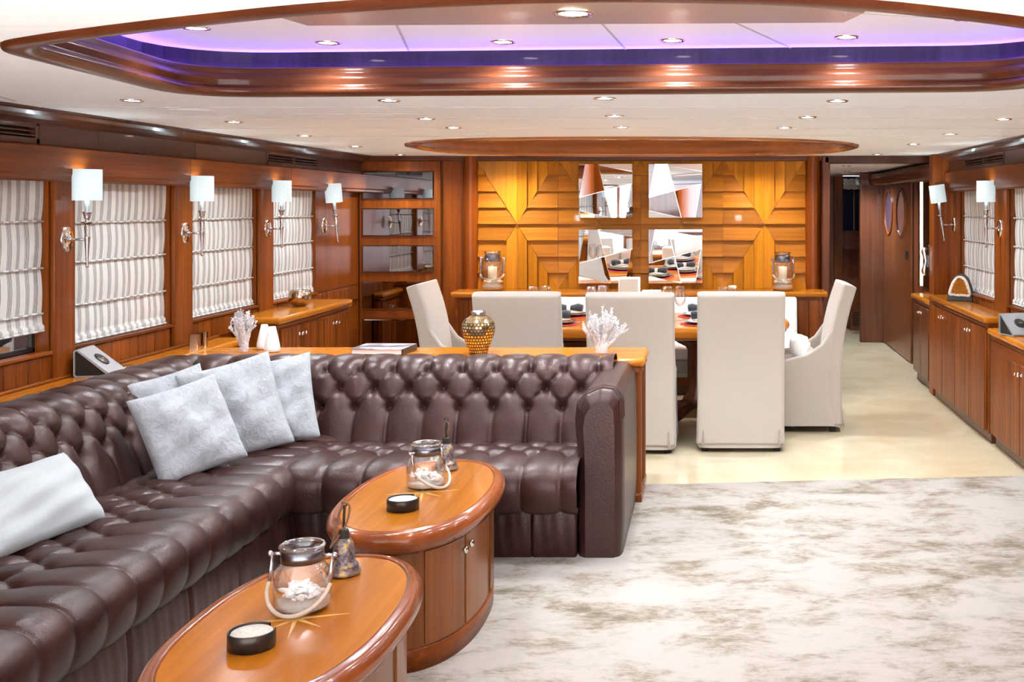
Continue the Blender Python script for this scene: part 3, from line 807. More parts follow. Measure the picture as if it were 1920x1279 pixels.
# ------------------------------------------------------------------ cabinets along the walls
def knob(parent, x, y, z, nx, r=.011, world=True):
    prof = [(.0001, .026), (r*.7, .025), (r, .020), (r*.8, .014), (r*.38, .010), (r*.4, .004), (r*1.1, .002), (r*1.1, 0)]
    m = MB().lathe(prof, 14)
    rot = Matrix.Rotation(R(90*nx), 4, 'Y')
    return obj('knob', m.xf(Matrix.Translation((x, y, z)) @ rot), M['chrome'], parent, world=world)
def side_cabinet(name, label, xf, xw, y0, y1, h, doors, mat='wood_z', board=.075, topmat='top_y', rail=False, kz=None, group=None, nearfill=None):
    s = 1 if xf > xw else -1
    t = thing(name, label, 'cabinet', ((xf+xw)/2, (y0+y1)/2, 0), 0, group)
    def bx(nm, a, b, ya, yb, za, zb, m, bev=.004, par=t, seg=2):
        x0, x1 = sorted((a, b)); return obj(nm, MB().box(x0, x1, ya, yb, za, zb, bev, seg), M[m], par, world=True)
    bx('body', xw+s*.012, xf, y0, y1, .07, h-.045, mat)
    bx('plinth', xw+s*.012, xf-s*.02, y0+.01, y1-.01, .0, .07, 'dark_y')
    bx('top', xw+s*.012, xf+s*.038, y0-.03, y1+.0, h-.046, h, topmat, .019, seg=4)
    bx('cornice_strip', xw+s*.012, xf+s*.016, y0-.01, y1, h-.075, h-.044, 'wood_y', .01)
    zt = h-.085-(.06 if rail else 0); zb = .085
    if rail:
        bx('rail', xf, xf+s*.012, y0, y1, h-.145, h-.078, 'wood_y')
    for (a, b, kside) in doors:
        dr = bx('door', xf, xf+s*.014, a+.002, b-.002, zb, zt, mat)
        nbd = max(1, round((b-a)/board)); w = (b-a-.012)/nbd
        x0, x1 = (0, .006) if s > 0 else (-.006, 0)
        me = None
        for i in range(nbd):
            lc = (xf+s*.014-t.location.x, a+.006+i*w-t.location.y, zb+.004)
            if me is None:
                o = obj('board', MB().box(x0, x1, .0015, w-.0015, 0, zt-zb-.008, .002, 1), M[mat], dr, loc=lc); me = o.data
            else: obj('board', me, None, dr, loc=lc)
        yk = b-.035 if kside > 0 else a+.035
        knob(dr, xf+s*.020, yk, (kz or zt-.06), s)
    return t
def pairs(y0, y1, n):
    w = (y1-y0)/n
    return [(y0+i*w, y0+(i+1)*w, 1 if i % 2 == 0 else -1) for i in range(n)]
side_cabinet('geode_cabinet', 'tall cherry wood wall cabinet carrying the brown geode', 1.87, XR, 7.50, 9.38, .855, pairs(7.54, 9.36, 4), group='right wall cabinets')
side_cabinet('low_cabinet', 'lower cherry wood wall cabinet at the picture edge under the silver speaker', 1.885, XR, 4.6, 7.46, .785, pairs(4.62, 7.44, 4), board=.062, rail=True, group='right wall cabinets')
side_cabinet('passage_cabinet', 'small dark cherry cabinet in the passage under the narrow mirror', 1.90, 2.06, 9.60, 10.36, .79, pairs(9.62, 10.34, 2), mat='dark_z', board=.4)
side_cabinet('bowl_cabinet', 'cherry wood wall cabinet under the left windows carrying the metal bowl', -2.78, XL, 7.20, 8.62, .88, pairs(7.24, 8.60, 4))
side_cabinet('corner_ledge_cabinet', 'low cherry wood base between bowl cabinet and glazed door', -3.0, XL, 8.66, 9.30, .80, pairs(8.68, 9.28, 2))

# ledge behind the left sofa run and the console behind the long run: one worktop
ledge = thing('ledge', 'glossy cherry wood ledge running under the left windows behind the sofa', 'shelf', (-2.97, 4.3, 0))
obj('front_panel', MB().box(-2.90, -2.885, 1.0, 6.9, 0, .74), M['wood_y'], ledge, world=True)
obj('top', MB().box(-3.055, -2.862, 1.0, 6.95, .738, .782, .018, 4), M['top_y'], ledge, world=True)
obj('upstand', MB().box(-3.056, -3.035, 1.0, 6.95, .782, .797, .006), M['wood_y'], ledge, world=True)
con = thing('console', 'glossy cherry wood console behind the sofa, topped with coral and vases', 'console', (-1.6, 6.23, 0))
cpts = round_poly([(-2.855, 5.965), (-.345, 5.965), (-.345, 6.47), (-2.855, 6.47)], .05, 5)
obj('top', MB().prism(cpts, .738, .782, .018, 4), M['top_x'], con, world=True)
obj('body', MB().box(-2.855, -.40, 6.0, 6.43, .06, .738, .004), M['wood_z'], con, world=True)
for yy in (6.03, 6.39): obj('corner_post', MB().lathe([(.032, .02), (.032, .70), (.04, .715), (.04, .74)], 16, (-.395, yy, 0)), M['wood_z'], con, world=True)
obj('plinth', MB().box(-2.85, -.36, 5.985, 6.46, .0, .06, .012), M['rim'], con, world=True)
obj('cornice_strip', MB().box(-2.85, -.365, 5.985, 6.455, .70, .74, .012), M['rim'], con, world=True)

# sideboard along the veneered wall
sb = thing('sideboard', 'long cherry wood sideboard against the veneered wall behind the dining table', 'sideboard', (-.6, 9.6, 0))
spt = round_poly([(-2.18, 9.40), (1.0, 9.40), (1.0, 9.765), (-2.18, 9.765)], .03, 4)
obj('top', MB().prism(spt, .825, .87, .018, 4), M['top_x'], sb, world=True)
obj('body', MB().box(-2.14, .955, 9.44, 9.765, .08, .825, .004), M['wood_x'], sb, world=True)
obj('plinth', MB().box(-2.12, .93, 9.47, 9.765, 0, .08, .004), M['dark_y'], sb, world=True)
me = None
for i in range(33):
    if me is None: o = obj('board', MB().box(0, .088, -.012, 0, .10, .80, .004, 1), M['wood_z'], sb); me = o.data
    else: o = obj('board', me, None, sb)
    o.location = (-2.12+i*.0925 - sb.location.x, 9.44-sb.location.y, 0)
for k, yy in enumerate((9.47, 9.56, 9.65)): obj('end_board', MB().box(.955, .965, yy, yy+.085, .10, .80, .003, 1), M['wood_z'], sb, world=True)

# ------------------------------------------------------------------ buttoned leather corner sofa
sofa = thing('corner_sofa', 'large deep-buttoned dark brown leather corner sofa', 'sofa', (-2.0, 4.6, 0))
A_, RW_ = .174, .098
def tuft(u, w, rows, amp, pit=.020, br=.020):
    """u along the seat, w down the buttoned face from the first row; returns height above the base skin"""
    a = abs(math.sin(PI*u/A_))
    wmax = rows*RW_
    if w <= 0:
        D = a**(1 - .45*min(1, -w/.10)); wc = 0.0
    elif w >= wmax:
        a2 = a if rows % 2 == 0 else abs(math.cos(PI*u/A_))
        D = a2**(1 - .45*min(1, (w-wmax)/.08)); wc = wmax
    else:
        p = u/A_ + w/(2*RW_); q = u/A_ - w/(2*RW_)
        D = math.sqrt(abs(math.sin(PI*p)*math.sin(PI*q))); wc = w
    h = amp * D**.40
    # pit at the nearest button
    r = max(0, min(rows, round(wc/RW_)))
    off = .5 if r % 2 else 0
    du = (u/A_ - off - round(u/A_ - off))*A_
    dw = w - r*RW_
    d2 = du*du + dw*dw
    return h - pit*math.exp(-d2/(br*br)) - .3*pit*math.exp(-d2/(br*br*6))
def path_sampler(pts, n=400):
    P = [Vector(p) for p in chaikin_open(pts, 3)]
    acc = [0]
    for i in range(1, len(P)): acc.append(acc[-1] + (P[i]-P[i-1]).length)
    def at(s):
        s = max(0, min(acc[-1]-1e-6, s))
        for i in range(1, len(P)):
            if acc[i] >= s:
                t = (s-acc[i-1])/max(1e-9, acc[i]-acc[i-1]); p = P[i-1].lerp(P[i], t)
                a = P[max(0, i-2)]; b = P[min(len(P)-1, i+1)]
                d = (b-a).normalized(); return p, Vector((-d.y, d.x)) if False else Vector((d.y*-1, d.x))
        return P[-1], Vector((1, 0))
    return at, acc[-1]
def chaikin_open(p, n):
    for _ in range(n):
        q = [p[0]]
        for a, b in zip(p, p[1:]):
            q += [(a[0]*.75+b[0]*.25, a[1]*.75+b[1]*.25), (a[0]*.25+b[0]*.75, a[1]*.25+b[1]*.75)]
        p = q + [p[-1]]
    return p
# (forward distance from the back plane, height)
BACK = [(.0, .66), (.0, .755), (.06, .785), (.17, .79), (.235, .755), (.275, .66), (.33, .54), (.375, .42), (.38, .36)]
SEAT = [(.36, .395), (.46, .415), (.70, .425), (.90, .43), (1.005, .425), (1.045, .385), (1.045, .32), (1.025, .268), (.98, .255)]
def run(name, prof, place, length, u0, s_first, rows, amp, flip, pit=.02, step=.0085):
    at, tot = path_sampler(prof)
    nu = int(length/step)+1; nv = int(tot/.0085)+1
    cache = [at(tot*j/(nv-1)) for j in range(nv)]
    btn = []
    def fn(i, j):
        jj = round(j*(nv-1)); p, nrm = cache[jj]; u = u0 + i*length; w = tot*j - s_first
        h = tuft(u, w, rows, amp, pit)
        e = min(1.0, j*tot/.04, (1-j)*tot/.03); h = h*e
        nn = nrm if nrm.y > -2 else nrm
        return place(i*length, p.x + nn.x*h, p.y + nn.y*h)
    m = MB().grid(nu, nv, fn, flip=flip)
    for r in range(rows+1):
        k = math.ceil((u0)/A_ - (.5 if r % 2 else 0))
        while True:
            u = (k + (.5 if r % 2 else 0))*A_
            if u > u0 + length: break
            p, nrm = at(s_first + r*RW_)
            h = -pit + .006
            btn.append(place(u-u0, p.x + nrm.x*h, p.y + nrm.y*h)); k += 1
    return m, btn
# normals must point outwards: path runs rear -> over the top -> down the front, so outward = left-hand normal
def pr_right(x0): return lambda l, d, z: (x0 + l, 5.955 - d, z)
def pr_left(y0): return lambda l, d, z: (-2.862 + d, y0 + l, z)
Y0L = 1.9
m, b1 = run('back', BACK, pr_right(-2.70), 2.21, -2.70+.045, .325, 2, .038, True, .024)
obj('backrest', m, M['leather'], sofa, world=True)
m, b2 = run('back', BACK, pr_left(Y0L), 5.80-Y0L, Y0L, .325, 2, .038, False, .024)
obj('backrest', m, M['leather'], sofa, world=True)
m, b3 = run('seat', SEAT, pr_right(-1.90), 1.32, -1.90+.045, .10, 3, .032, True, .022)
# the seat of the long run stops at the concave corner
obj('seat', m, M['leather'], sofa, world=True)
SEATL = [(a-.02 if a > .9 else a, b) for a, b in SEAT]
m, b4 = run('seat', SEATL, pr_left(Y0L), 5.62-Y0L, Y0L, .10, 3, .032, False, .022)
obj('seat', m, M['leather'], sofa, world=True)
bt = MB()
for p in b1+b2+b3+b4: bt.ball(p, .0085, 8, 5)
obj('buttons', bt, M['button'], sofa, kind='stuff', world=True)
# upholstered base, in sewn panels
def base_panels(place, a, b, w):
    k = a; i = 0
    while k < b - .02:
        e = min(b, k+w)
        ph = random.random()*6
        def fn(u, v, k=k, e=e, ph=ph):
            edge = min(1, min(u, 1-u)/.03); x = k + (e-k)*u
            h = .012*math.sqrt(max(0, edge)) + .0012*math.sin(x*55+ph)*math.sin(PI*v) + .0007*math.sin(x*120+v*3)
            return place(x, h + .012*math.sin(PI*min(1, v*1.0)), .004+.262*v)
        obj('base_panel', MB().grid(34, 10, fn, flip=place is plL), M['leather'], sofa, world=True); k = e; i += 1
plR = lambda x, h, z: (x, 5.065-h, z)
plL = lambda y, h, z: (-1.875+h, y, z)
base_panels(plR, -1.875, -.60, .215); base_panels(plL, Y0L, 5.066, .42)
obj('base_frame', MB().box(-2.862, -1.88, Y0L, 5.95, .004, .30).box(-1.88, -.6, 5.07, 5.95, .004, .30), M['leather'], sofa, world=True)
# arm at the end of the long run: slab with a rolled, pleated top
def arm_fn(u, v):
    # u along y (front 0 -> rear 1), v round the section from outer bottom over the top to inner bottom
    sec = [(-.395, .004), (-.386, .15), (-.386, .40), (-.388, .62), (-.395, .72), (-.430, .765), (-.49, .772), (-.56, .75), (-.605, .69), (-.615, .62), (-.605, .50), (-.600, .30), (-.600, .004)]
    t = v*(len(sec)-1); i = min(int(t), len(sec)-2); f = t-i; f2 = f*f*(3-2*f)*.3+f*.7
    x = sec[i][0]*(1-f2)+sec[i+1][0]*f2; z = sec[i][1]*(1-f2)+sec[i+1][1]*f2
    cx = -.493
    # rounded front end
    L_ = .91; y = 5.045 + u*L_
    fr = min(1.0, u*L_/.09); k = math.sqrt(max(0, 1-(1-fr)**2))
    x = cx + (x-cx)*(.62+.38*k)
    if z > .45:
        z = .45 + (z-.45)*(.80+.20*k)
        pl = .006*abs(math.sin((z-.5)*48+u*26))*(1-min(1, u*3.2))
        z += pl
        z += .03*u*0
    return (x, y, z)
arm = MB().grid(46, 60, arm_fn, flip=False)
fr = [arm_fn(0, j/59) for j in range(60)]
arm.add(fr, [tuple(range(60))], False)
obj('arm', arm, M['leather'], sofa, world=True)
for dz in (.0, .035, .07):
    pts = [arm_fn(.02+.04*math.sin(PI*k/16)+dz*.9, .26+.42*k/16) for k in range(17)]
    obj('arm_pleat', MB().tube(pts, .0035, 6), M['leather'], sofa, world=True)

# ------------------------------------------------------------------ cushions
def cushion(name, label, center, w, h, d, rz, rx, mat, group, roll=0.0, ns=26):
    t = MB()
    ph = random.random()*9
    def side(sg):
        def fn(u, v):
            a, b = 2*u-1, 2*v-1
            k = max(0.0, (1-a*a))**.42*max(0.0, (1-b*b))**.42
            pin = 1 - .055*(1-abs(a)**2)*abs(b)**3*1.0
            pin2 = 1 - .055*(1-abs(b)**2)*abs(a)**3
            wr = .010*math.sin(5*a+ph+3*b)*k + .006*math.sin(11*b+ph-4*a)*k
            if mat == 'fur': wr += .004*(random.random()-.5)*min(1, k*3)
            return (a*w/2*pin2, sg*(d/2*k + wr*(1 if sg < 0 else .3)), b*h/2*pin)
        return fn
    t.grid(ns, ns, side(-1)); t.grid(ns, ns, side(1), flip=True)
    Mx = Matrix.Rotation(rx, 4, 'X') @ Matrix.Rotation(roll, 4, 'Y')
    t.xf(Mx)
    bm = bmesh.new(); me_ = t.mesh('tmp'); bm.from_mesh(me_); bpy.data.meshes.remove(me_)
    bmesh.ops.remove_doubles(bm, verts=bm.verts[:], dist=.0006)
    zmin = min(v.co.z for v in bm.verts)
    o = obj(name, MB().frombm(bm, True), M[mat])
    o.location = center; o.rotation_euler = (0, 0, rz)
    return tag(o, label, 'cushion', group)
G = 'pale cushions on the sofa'
cushion('lumbar_cushion', 'smooth pale grey oblong cushion lying nearest the camera on the sofa', (-2.37, 3.88, .56), .58, .30, .17, R(80), R(-38), 'pale_cloth', G)
cushion('plush_cushion', 'front white plush cushion in the group of four in the sofa corner', (-2.265, 4.87, .625), .385, .41, .19, R(42), R(-26), 'fur', G, R(-13), 40)
cushion('plush_cushion', 'middle white plush cushion leaning behind the front one in the sofa corner', (-2.215, 5.24, .645), .42, .46, .18, R(28), R(-20), 'fur', G, R(-13), 40)
cushion('plush_cushion', 'white plush cushion furthest to the right of the corner group', (-2.11, 5.45, .645), .37, .43, .16, R(10), R(-20), 'fur', G, R(-10), 40)
cushion('plush_cushion', 'white plush cushion mostly hidden at the back left of the corner group', (-2.47, 5.20, .62), .36, .42, .15, R(50), R(-18), 'fur', G, R(-10), 40)

# ------------------------------------------------------------------ oval coffee tables
TX = -1.10
def coffee_table(cy, label):
    t = thing('coffee_table', label, 'coffee table', (TX, cy, 0.012), 0, 'oval coffee tables')
    Ht = .488
    lp = superell(0, 0, .275, .55, 2.35, 160)
    obj('top', MB().prism(offset_loop(lp, -.028), Ht-.03, Ht, .002, 1), wood('table_veneer', (.32, .088, .005), (.56, .185, .012), 'Y', rough=.18, coat=.10, fine=26) if 'table_veneer' not in bpy.data.materials else bpy.data.materials['table_veneer'], t)
    rim = [(-.030, Ht-.002), (-.028, Ht+.004), (-.020, Ht+.006), (-.014, Ht+.002), (-.008, Ht+.004), (.006, Ht-.004), (.016, Ht-.018), (.018, Ht-.034), (.010, Ht-.050), (-.002, Ht-.058), (-.006, Ht-.068), (-.03, Ht-.075)]
    obj('rim', MB().sweep(lp, rim), M['rim'], t)
    bl = superell(0, 0, .242, .50, 2.35, 160)
    obj('body', MB().prism(bl, .075, Ht-.06), wood('table_body', (.13, .040, .009), (.26, .084, .020), 'Z', rough=.3, coat=.25) if 'table_body' not in bpy.data.materials else bpy.data.materials['table_body'], t)
    pl = superell(0, 0, .246, .505, 2.35, 160)
    obj('plinth', MB().sweep(pl, [(-.02, 0), (0, 0), (.002, .07), (-.004, .078), (-.02, .078)]), M['wood_y'], t)
    # curved doors following the oval
    def arc_panel(i0, i1, z0, z1, th):
        n = i1-i0+1; m = MB()
        a = offset_loop(bl, th); vs = []
        for i in range(i0, i1+1):
            q = a[i % 160]; b = bl[i % 160]
            vs += [(q[0], q[1], z0), (q[0], q[1], z1), (b[0], b[1], z0), (b[0], b[1], z1)]
        fs = []
        for k in range(n-1):
            o = 4*k; p = o+4
            fs += [(o, p, p+1, o+1), (o+1, p+1, p+3, o+3), (o+2, o, p, p+2)]
        fs += [(0, 1, 3, 2), (4*n-4, 4*n-2, 4*n-1, 4*n-3)]
        return m.add(vs, fs, False)
    def sm(m):
        m.sm = [True]*len(m.sm); return m
    me_ = bpy.data.materials['table_body']
    ranges = [(132, 147, 147), (148, 160, 148)]
    for (i0, i1, ik) in ranges:
        dr = obj('door', arc_panel(i0, i1, .085, Ht-.085, .006), me_, t)
        a = offset_loop(bl, .006)[ik % 160]; nx = Vector((a[0]/.242**2, a[1]/.5**2)).normalized()
        kk = MB().lathe([(.0001, .020), (.012, .019), (.014, .012), (.006, .008), (.006, .0)], 14)
        yk = a[1] + (.03 if ik == 148 else -.03)
        obj('knob', kk.xf(Matrix.Translation((a[0], yk, Ht-.125)) @ Matrix.Rotation(math.atan2(nx.y, nx.x), 4, 'Z') @ Matrix.Rotation(R(90), 4, 'Y')), M['chrome'], dr)
    for (i0, i1) in ((3, 16), (18, 36), (92, 112), (114, 130)):
        obj('panel', arc_panel(i0, i1, .085, Ht-.085, .006), me_, t)
    # compass star inlay
    st = []
    for k in range(16):
        a = PI*k/8; r = .016 if k % 2 else (.135 if k % 4 == 0 else .10)
        st.append((r*math.cos(a+.25), r*math.sin(a+.25)*1.15))
    obj('compass_star', MB().prism(st, Ht-.001, Ht+.0012), M['star'], t)
    return t
T1Y, T2Y, TZ = 2.98, 4.29, .5012
coffee_table(T1Y, 'oval varnished coffee table nearest the camera')
coffee_table(T2Y, 'oval varnished coffee table further away, in front of the sofa arm')

def jar(label, x, y, z, rz, scale=1.0, candle=False, group=None):
    t = thing('lantern_jar', label, 'jar', (x, y, z), rz, group)
    s = scale
    pr = [(.0001, .004), (.060, .004), (.070, .008), (.0765, .02), (.0765, .085), (.073, .105), (.061, .122), (.053, .130), (.053, .165), (.058, .168), (.061, .173), (.057, .177), (.051, .174), (.051, .130), (.072, .103), (.074, .085), (.074, .02), (.06, .007)]
    if candle: pr = [(.0001, .004), (.072, .004), (.080, .012), (.081, .19), (.078, .212), (.066, .232), (.056, .240), (.056, .268), (.060, .276), (.062, .284), (.058, .288), (.053, .280), (.053, .240), (.075, .212), (.078, .19), (.078, .014), (.07, .008)]
    k = 1.62 if candle else 1.0
    obj('glass_body', MB().lathe([(r*s, h*s) for r, h in pr], 36), M['glass'], t)
    obj('metal_collar', MB().lathe([(.0545*s, .130*k*s), (.0572*s, .131*k*s), (.0572*s, .162*k*s), (.0545*s, .163*k*s)], 32), M['gun'], t)
    obj('rim', MB().lathe([((.058+.004*math.cos(a))*s, (.171*k+.004*math.sin(a))*s) for a in [2*PI*i/8 for i in range(9)]], 32), M['glass'], t)
    sd = [(.0001, .034), (.03, .031), (.055, .026), (.0715, .022), (.0715, .010), (.06, .009), (.0001, .009)]
    if candle: sd = [(r*1.03, h*1.7) for r, h in sd]
    obj('sand', MB().lathe([(r*s, h*s) for r, h in sd], 28), M['sand'], t)
    for j in range(40):
        a = random.random()*6.28; rr = .058*math.sqrt(random.random())*s
        if candle and rr < .032*s: rr = .045*s
        m = MB().ball((0, 0, 0), .0062*s*(1+1.3*random.random()), 7, 4, (random.uniform(1, 1.9), random.uniform(.6, 1.1), random.uniform(.25, .5))).xf(Matrix.Translation((rr*math.cos(a), rr*math.sin(a), (.038 if not candle else .064)*s + .016*random.random())) @ Matrix.Rotation(random.random()*3, 4, 'X') @ Matrix.Rotation(random.random()*3, 4, 'Z'))
        obj('seashell', m, M['shell'], t)
    if candle:
        obj('candle', MB().lathe([(.0001, .205), (.034, .205), (.038, .200), (.038, .05), (.0001, .05)], 22), M['wax'], t)
    # carrying loop hanging low in front
    for sg in (-1, 1):
        obj('handle_pin', MB().tube([(sg*.054*s, 0, .147*k*s), (sg*.088*s, 0, .147*k*s)], .0045*s, 8).ball((sg*.090*s, 0, .147*k*s), .008*s), M['nickel'], t)
        obj('handle_clip', MB().tube([(sg*.084*s, -.002, .145*k*s), (sg*.084*s, -.006, .12*k*s), (sg*.085*s, -.018, .075*k*s)], [.003*s, .006*s, .0055*s], 8), M['nickel'], t)
    pts = [(.085*s*math.cos(a) , -.018 - .072*s*math.sin(a)*(1.0 if not candle else .4), .075*k*s - (.066*s if not candle else .05)*math.sin(a)) for a in [PI*i/24 for i in range(25)]]
    obj('rope_handle', MB().tube(pts, .0058*s, 8), M['rope'], t)
    return t
JG = 'glass lantern jars on the coffee tables'
jar('glass lantern jar with shells, rope handle hanging level, on the nearest coffee table', TX-.01, 3.055, TZ, R(-4), 1.0, False, JG)
jar('glass lantern jar with shells, rope handle swung sideways, on the further coffee table', TX-.005, 4.37, TZ, R(62), .98, False, JG)

def bell(label, x, y, z, rz, big):
    t = thing('bronze_bell', label, 'bell', (x, y, z), rz, 'weathered bells on the coffee tables')
    pr = [(.030, .004), (.046, .0), (.049, .005), (.0475, .013), (.041, .019), (.043, .025), (.041, .031), (.0345, .036), (.0325, .05), (.0315, .070), (.028, .090), (.021, .104), (.014, .110), (.0135, .124), (.010, .130), (.0001, .131)]
    obj('bell_body', MB().lathe(pr, 28), M['bell'], t)
    obj('crown_cap', MB().lathe([(.018, .108), (.0165, .112), (.0155, .128), (.012, .133), (.0001, .134)], 18), M['blackm'], t)
    obj('stem', MB().tube([(0, 0, .13), (0, 0, .165), (.002, 0, .20)], .004, 8).lathe([(.0075+.0022*math.cos(a), .0022*math.sin(a)) for a in [2*PI*i/6 for i in range(7)]], 14, (0, .006, .207), 'Y'), M['blackm'], t)
    if big:
        lp = [(.0, 0, .215), (.018, .004, .205), (.016, .0, .175), (.006, -.008, .140), (-.018, -.014, .105), (-.038, -.016, .075), (-.030, -.004, .10), (-.022, .0, .15), (-.010, .004, .195), (.0, 0, .215)]
    else:
        lp = [(.0, 0, .20), (.012, 0, .19), (.010, 0, .165), (.002, 0, .15), (-.012, .004, .13), (-.012, .004, .165), (-.008, 0, .19), (.0, 0, .20)]
    lp3 = lp
    for _ in range(2):
        q = [lp3[0]]
        for a, b in zip(lp3, lp3[1:]): q += [tuple(a[i]*.75+b[i]*.25 for i in range(3)), tuple(a[i]*.25+b[i]*.75 for i in range(3))]
        lp3 = q + [lp3[-1]]
    obj('leather_cord', MB().tube(lp3, .0032, 7), plain('brown_cord', (.16, .085, .055), .8) if 'brown_cord' not in bpy.data.materials else bpy.data.materials['brown_cord'], t)
    if big:
        obj('cord_knot', MB().lathe([(.009+.003*math.cos(a), .003*math.sin(a)) for a in [2*PI*i/6 for i in range(7)]], 14, (-.022, .0, .155), 'Y'), bpy.data.materials['brown_cord'], t)
    return t
bell('weathered bronze bell with a long leather loop on the nearest coffee table', TX+.01, 3.34, TZ, 0, True)
bell('weathered bronze bell with a short leather loop on the further coffee table', TX+.005, 4.66, TZ, 0, False)

def coaster_set(label, x, y, z, rz):
    t = thing('coaster_holder', label, 'coaster holder', (x, y, z), rz, 'coaster holders on the coffee tables')
    lp = [(.057*math.cos(a), .057*math.sin(a)) for a in [R(95) + R(320)*i/48 for i in range(49)]]
    m = MB().sweep(lp, [(-.005, .002), (0, 0), (.0, .040), (-.0025, .042), (-.005, .040), (-.005, .002)], closed=False)
    obj('cup_wall', m, M['black'], t)
    obj('cup_floor', MB().lathe([(.0001, .0), (.055, 0), (.055, .004), (.0001, .004)], 36), M['black'], t)
    for k in range(6):
        obj('coaster', MB().lathe([(.0001, .0045+k*.0055), (.049, .0045+k*.0055), (.050, .007+k*.0055), (.049, .0095+k*.0055), (.0001, .0095+k*.0055)], 32), M['coaster'], t)
coaster_set('black round coaster holder on the nearest coffee table', TX-.04, 2.79, TZ, R(-35))
coaster_set('black round coaster holder on the further coffee table', TX-.008, 4.05, TZ, R(-35))

# ------------------------------------------------------------------ sconces
def sconce(label, X, s, y, tilt=0.0):
    t = thing('wall_sconce', label, 'wall lamp', (X + s*.028, y, 1.44), 0, 'wall sconces')
    obj('backplate', MB().lathe([(.0001, s*.016), (.016, s*.016), (.020, s*.010), (.030, s*.012), (.034, s*.007), (.044, s*.010), (.050, s*.004), (.050, 0)], 28, axis='X').xf(Matrix.Diagonal((1, 1, 1.25, 1))), M['chrome'], t)
    a = s*.098
    obj('arm', MB().tube([(s*.012, 0, 0), (s*.05, 0, -.002), (a, 0, -.002)], .0055, 8).ball((s*.018, 0, 0), .011), M['nickel'], t)
    T = Matrix.Translation((a, 0, 0)) @ Matrix.Rotation(tilt, 4, 'Y')
    stem = [(.0001, -.135), (.006, -.134), (.0085, -.128), (.006, -.122), (.005, -.118), (.0085, -.05), (.0125, .0), (.0135, .004), (.0135, .014), (.0115, .018), (.0135, .06), (.010, .066), (.012, .070), (.026, .078), (.027, .081), (.010, .083), (.008, .090), (.0135, .098), (.014, .103), (.015, .112), (.020, .126), (.021, .129), (.011, .130), (.0001, .130)]
    obj('stem', MB().lathe(stem, 20).xf(T), M['nickel'], t)
    obj('candle_sleeve', MB().lathe([(.011, .128), (.011, .20), (.0001, .20)], 16).xf(T), M['silver'], t)
    pleat = lambda ang: 1 + .012*math.cos(ang*36)
    sh = obj('shade', MB().lathe([(.062, .183), (.0635, .184), (.0635, .329), (.062, .330), (.060, .327), (.060, .186), (.062, .183)], 108, mod=pleat).xf(T), M['shade'], t, label='pale blue pleated drum shade')
    obj('bulb', MB().ball((0, 0, 0), .016, 10, 6, (1, 1, 1.5)).xf(T @ Matrix.Translation((0, 0, .235))), M['bulb'], t)
    ld = bpy.data.lights.new('sconce_glow', 'POINT'); ld.energy = .4; ld.color = (.85, .95, 1.0); ld.shadow_soft_size = .03
    lo = bpy.data.objects.new('sconce_glow', ld); link(lo, t); lo.location = T @ Vector((0, 0, .30))
sconce('wall sconce with pale blue shade nearest the camera on the left wall', XL, 1, 5.30)
sconce('second wall sconce from the camera on the left wall, above the two metal cups', XL, 1, 6.50)
sconce('third wall sconce from the camera on the left wall, left of the metal bowl', XL, 1, 7.71)
sconce('tilted wall sconce furthest along the left wall, beside the glazed door', XL, 1, 8.84, R(-5))
sconce('upright wall sconce between the two blinds on the right wall', XR, -1, 7.79)
sconce('tilted wall sconce by the corner post on the right wall', XR, -1, 9.26, R(-8))

# ------------------------------------------------------------------ slip-covered dining chairs (local: faces +Y, back on -Y)
def rounded_slab(prof_c, half_w, th, nseg=18, edge=.022, wrinkle=.0):
    """prof_c: [(y, z)] centre line of the slab; grid shell of thickness th with soft edges"""
    m = MB()
    P = chaikin_open(prof_c, 2); n = len(P)
    ring = []
    for k in range(40):
        a = 2*PI*k/40
        c, s_ = math.cos(a), math.sin(a)
        ring.append((math.copysign(abs(c)**.16, c), math.copysign(abs(s_)**.42, s_)))
    vs = []
    for i, (y, z) in enumerate(P):
        a = Vector(P[max(0, i-1)]); b = Vector(P[min(n-1, i+1)]); d = (b-a).normalized(); nr = Vector((-d.y, d.x))
        end = min(1.0, (n-1-i+.25)/1.6)
        for (cx, cy) in ring:
            t_ = th[0]*(1-i/(n-1)) + th[1]*i/(n-1)
            o = cy*t_/2*(.55+.45*end)
            vs.append((cx*half_w*(.985+.015*end), y + nr.x*o, z + nr.y*o))
    fs = []
    for i in range(n-1):
        for k in range(40):
            l = (k+1) % 40
            fs.append((i*40+k, i*40+l, (i+1)*40+l, (i+1)*40+k))
    fs.append(tuple(range((n-1)*40, n*40))); fs.append(tuple(range(39, -1, -1)))
    return m.add(vs, fs, True)
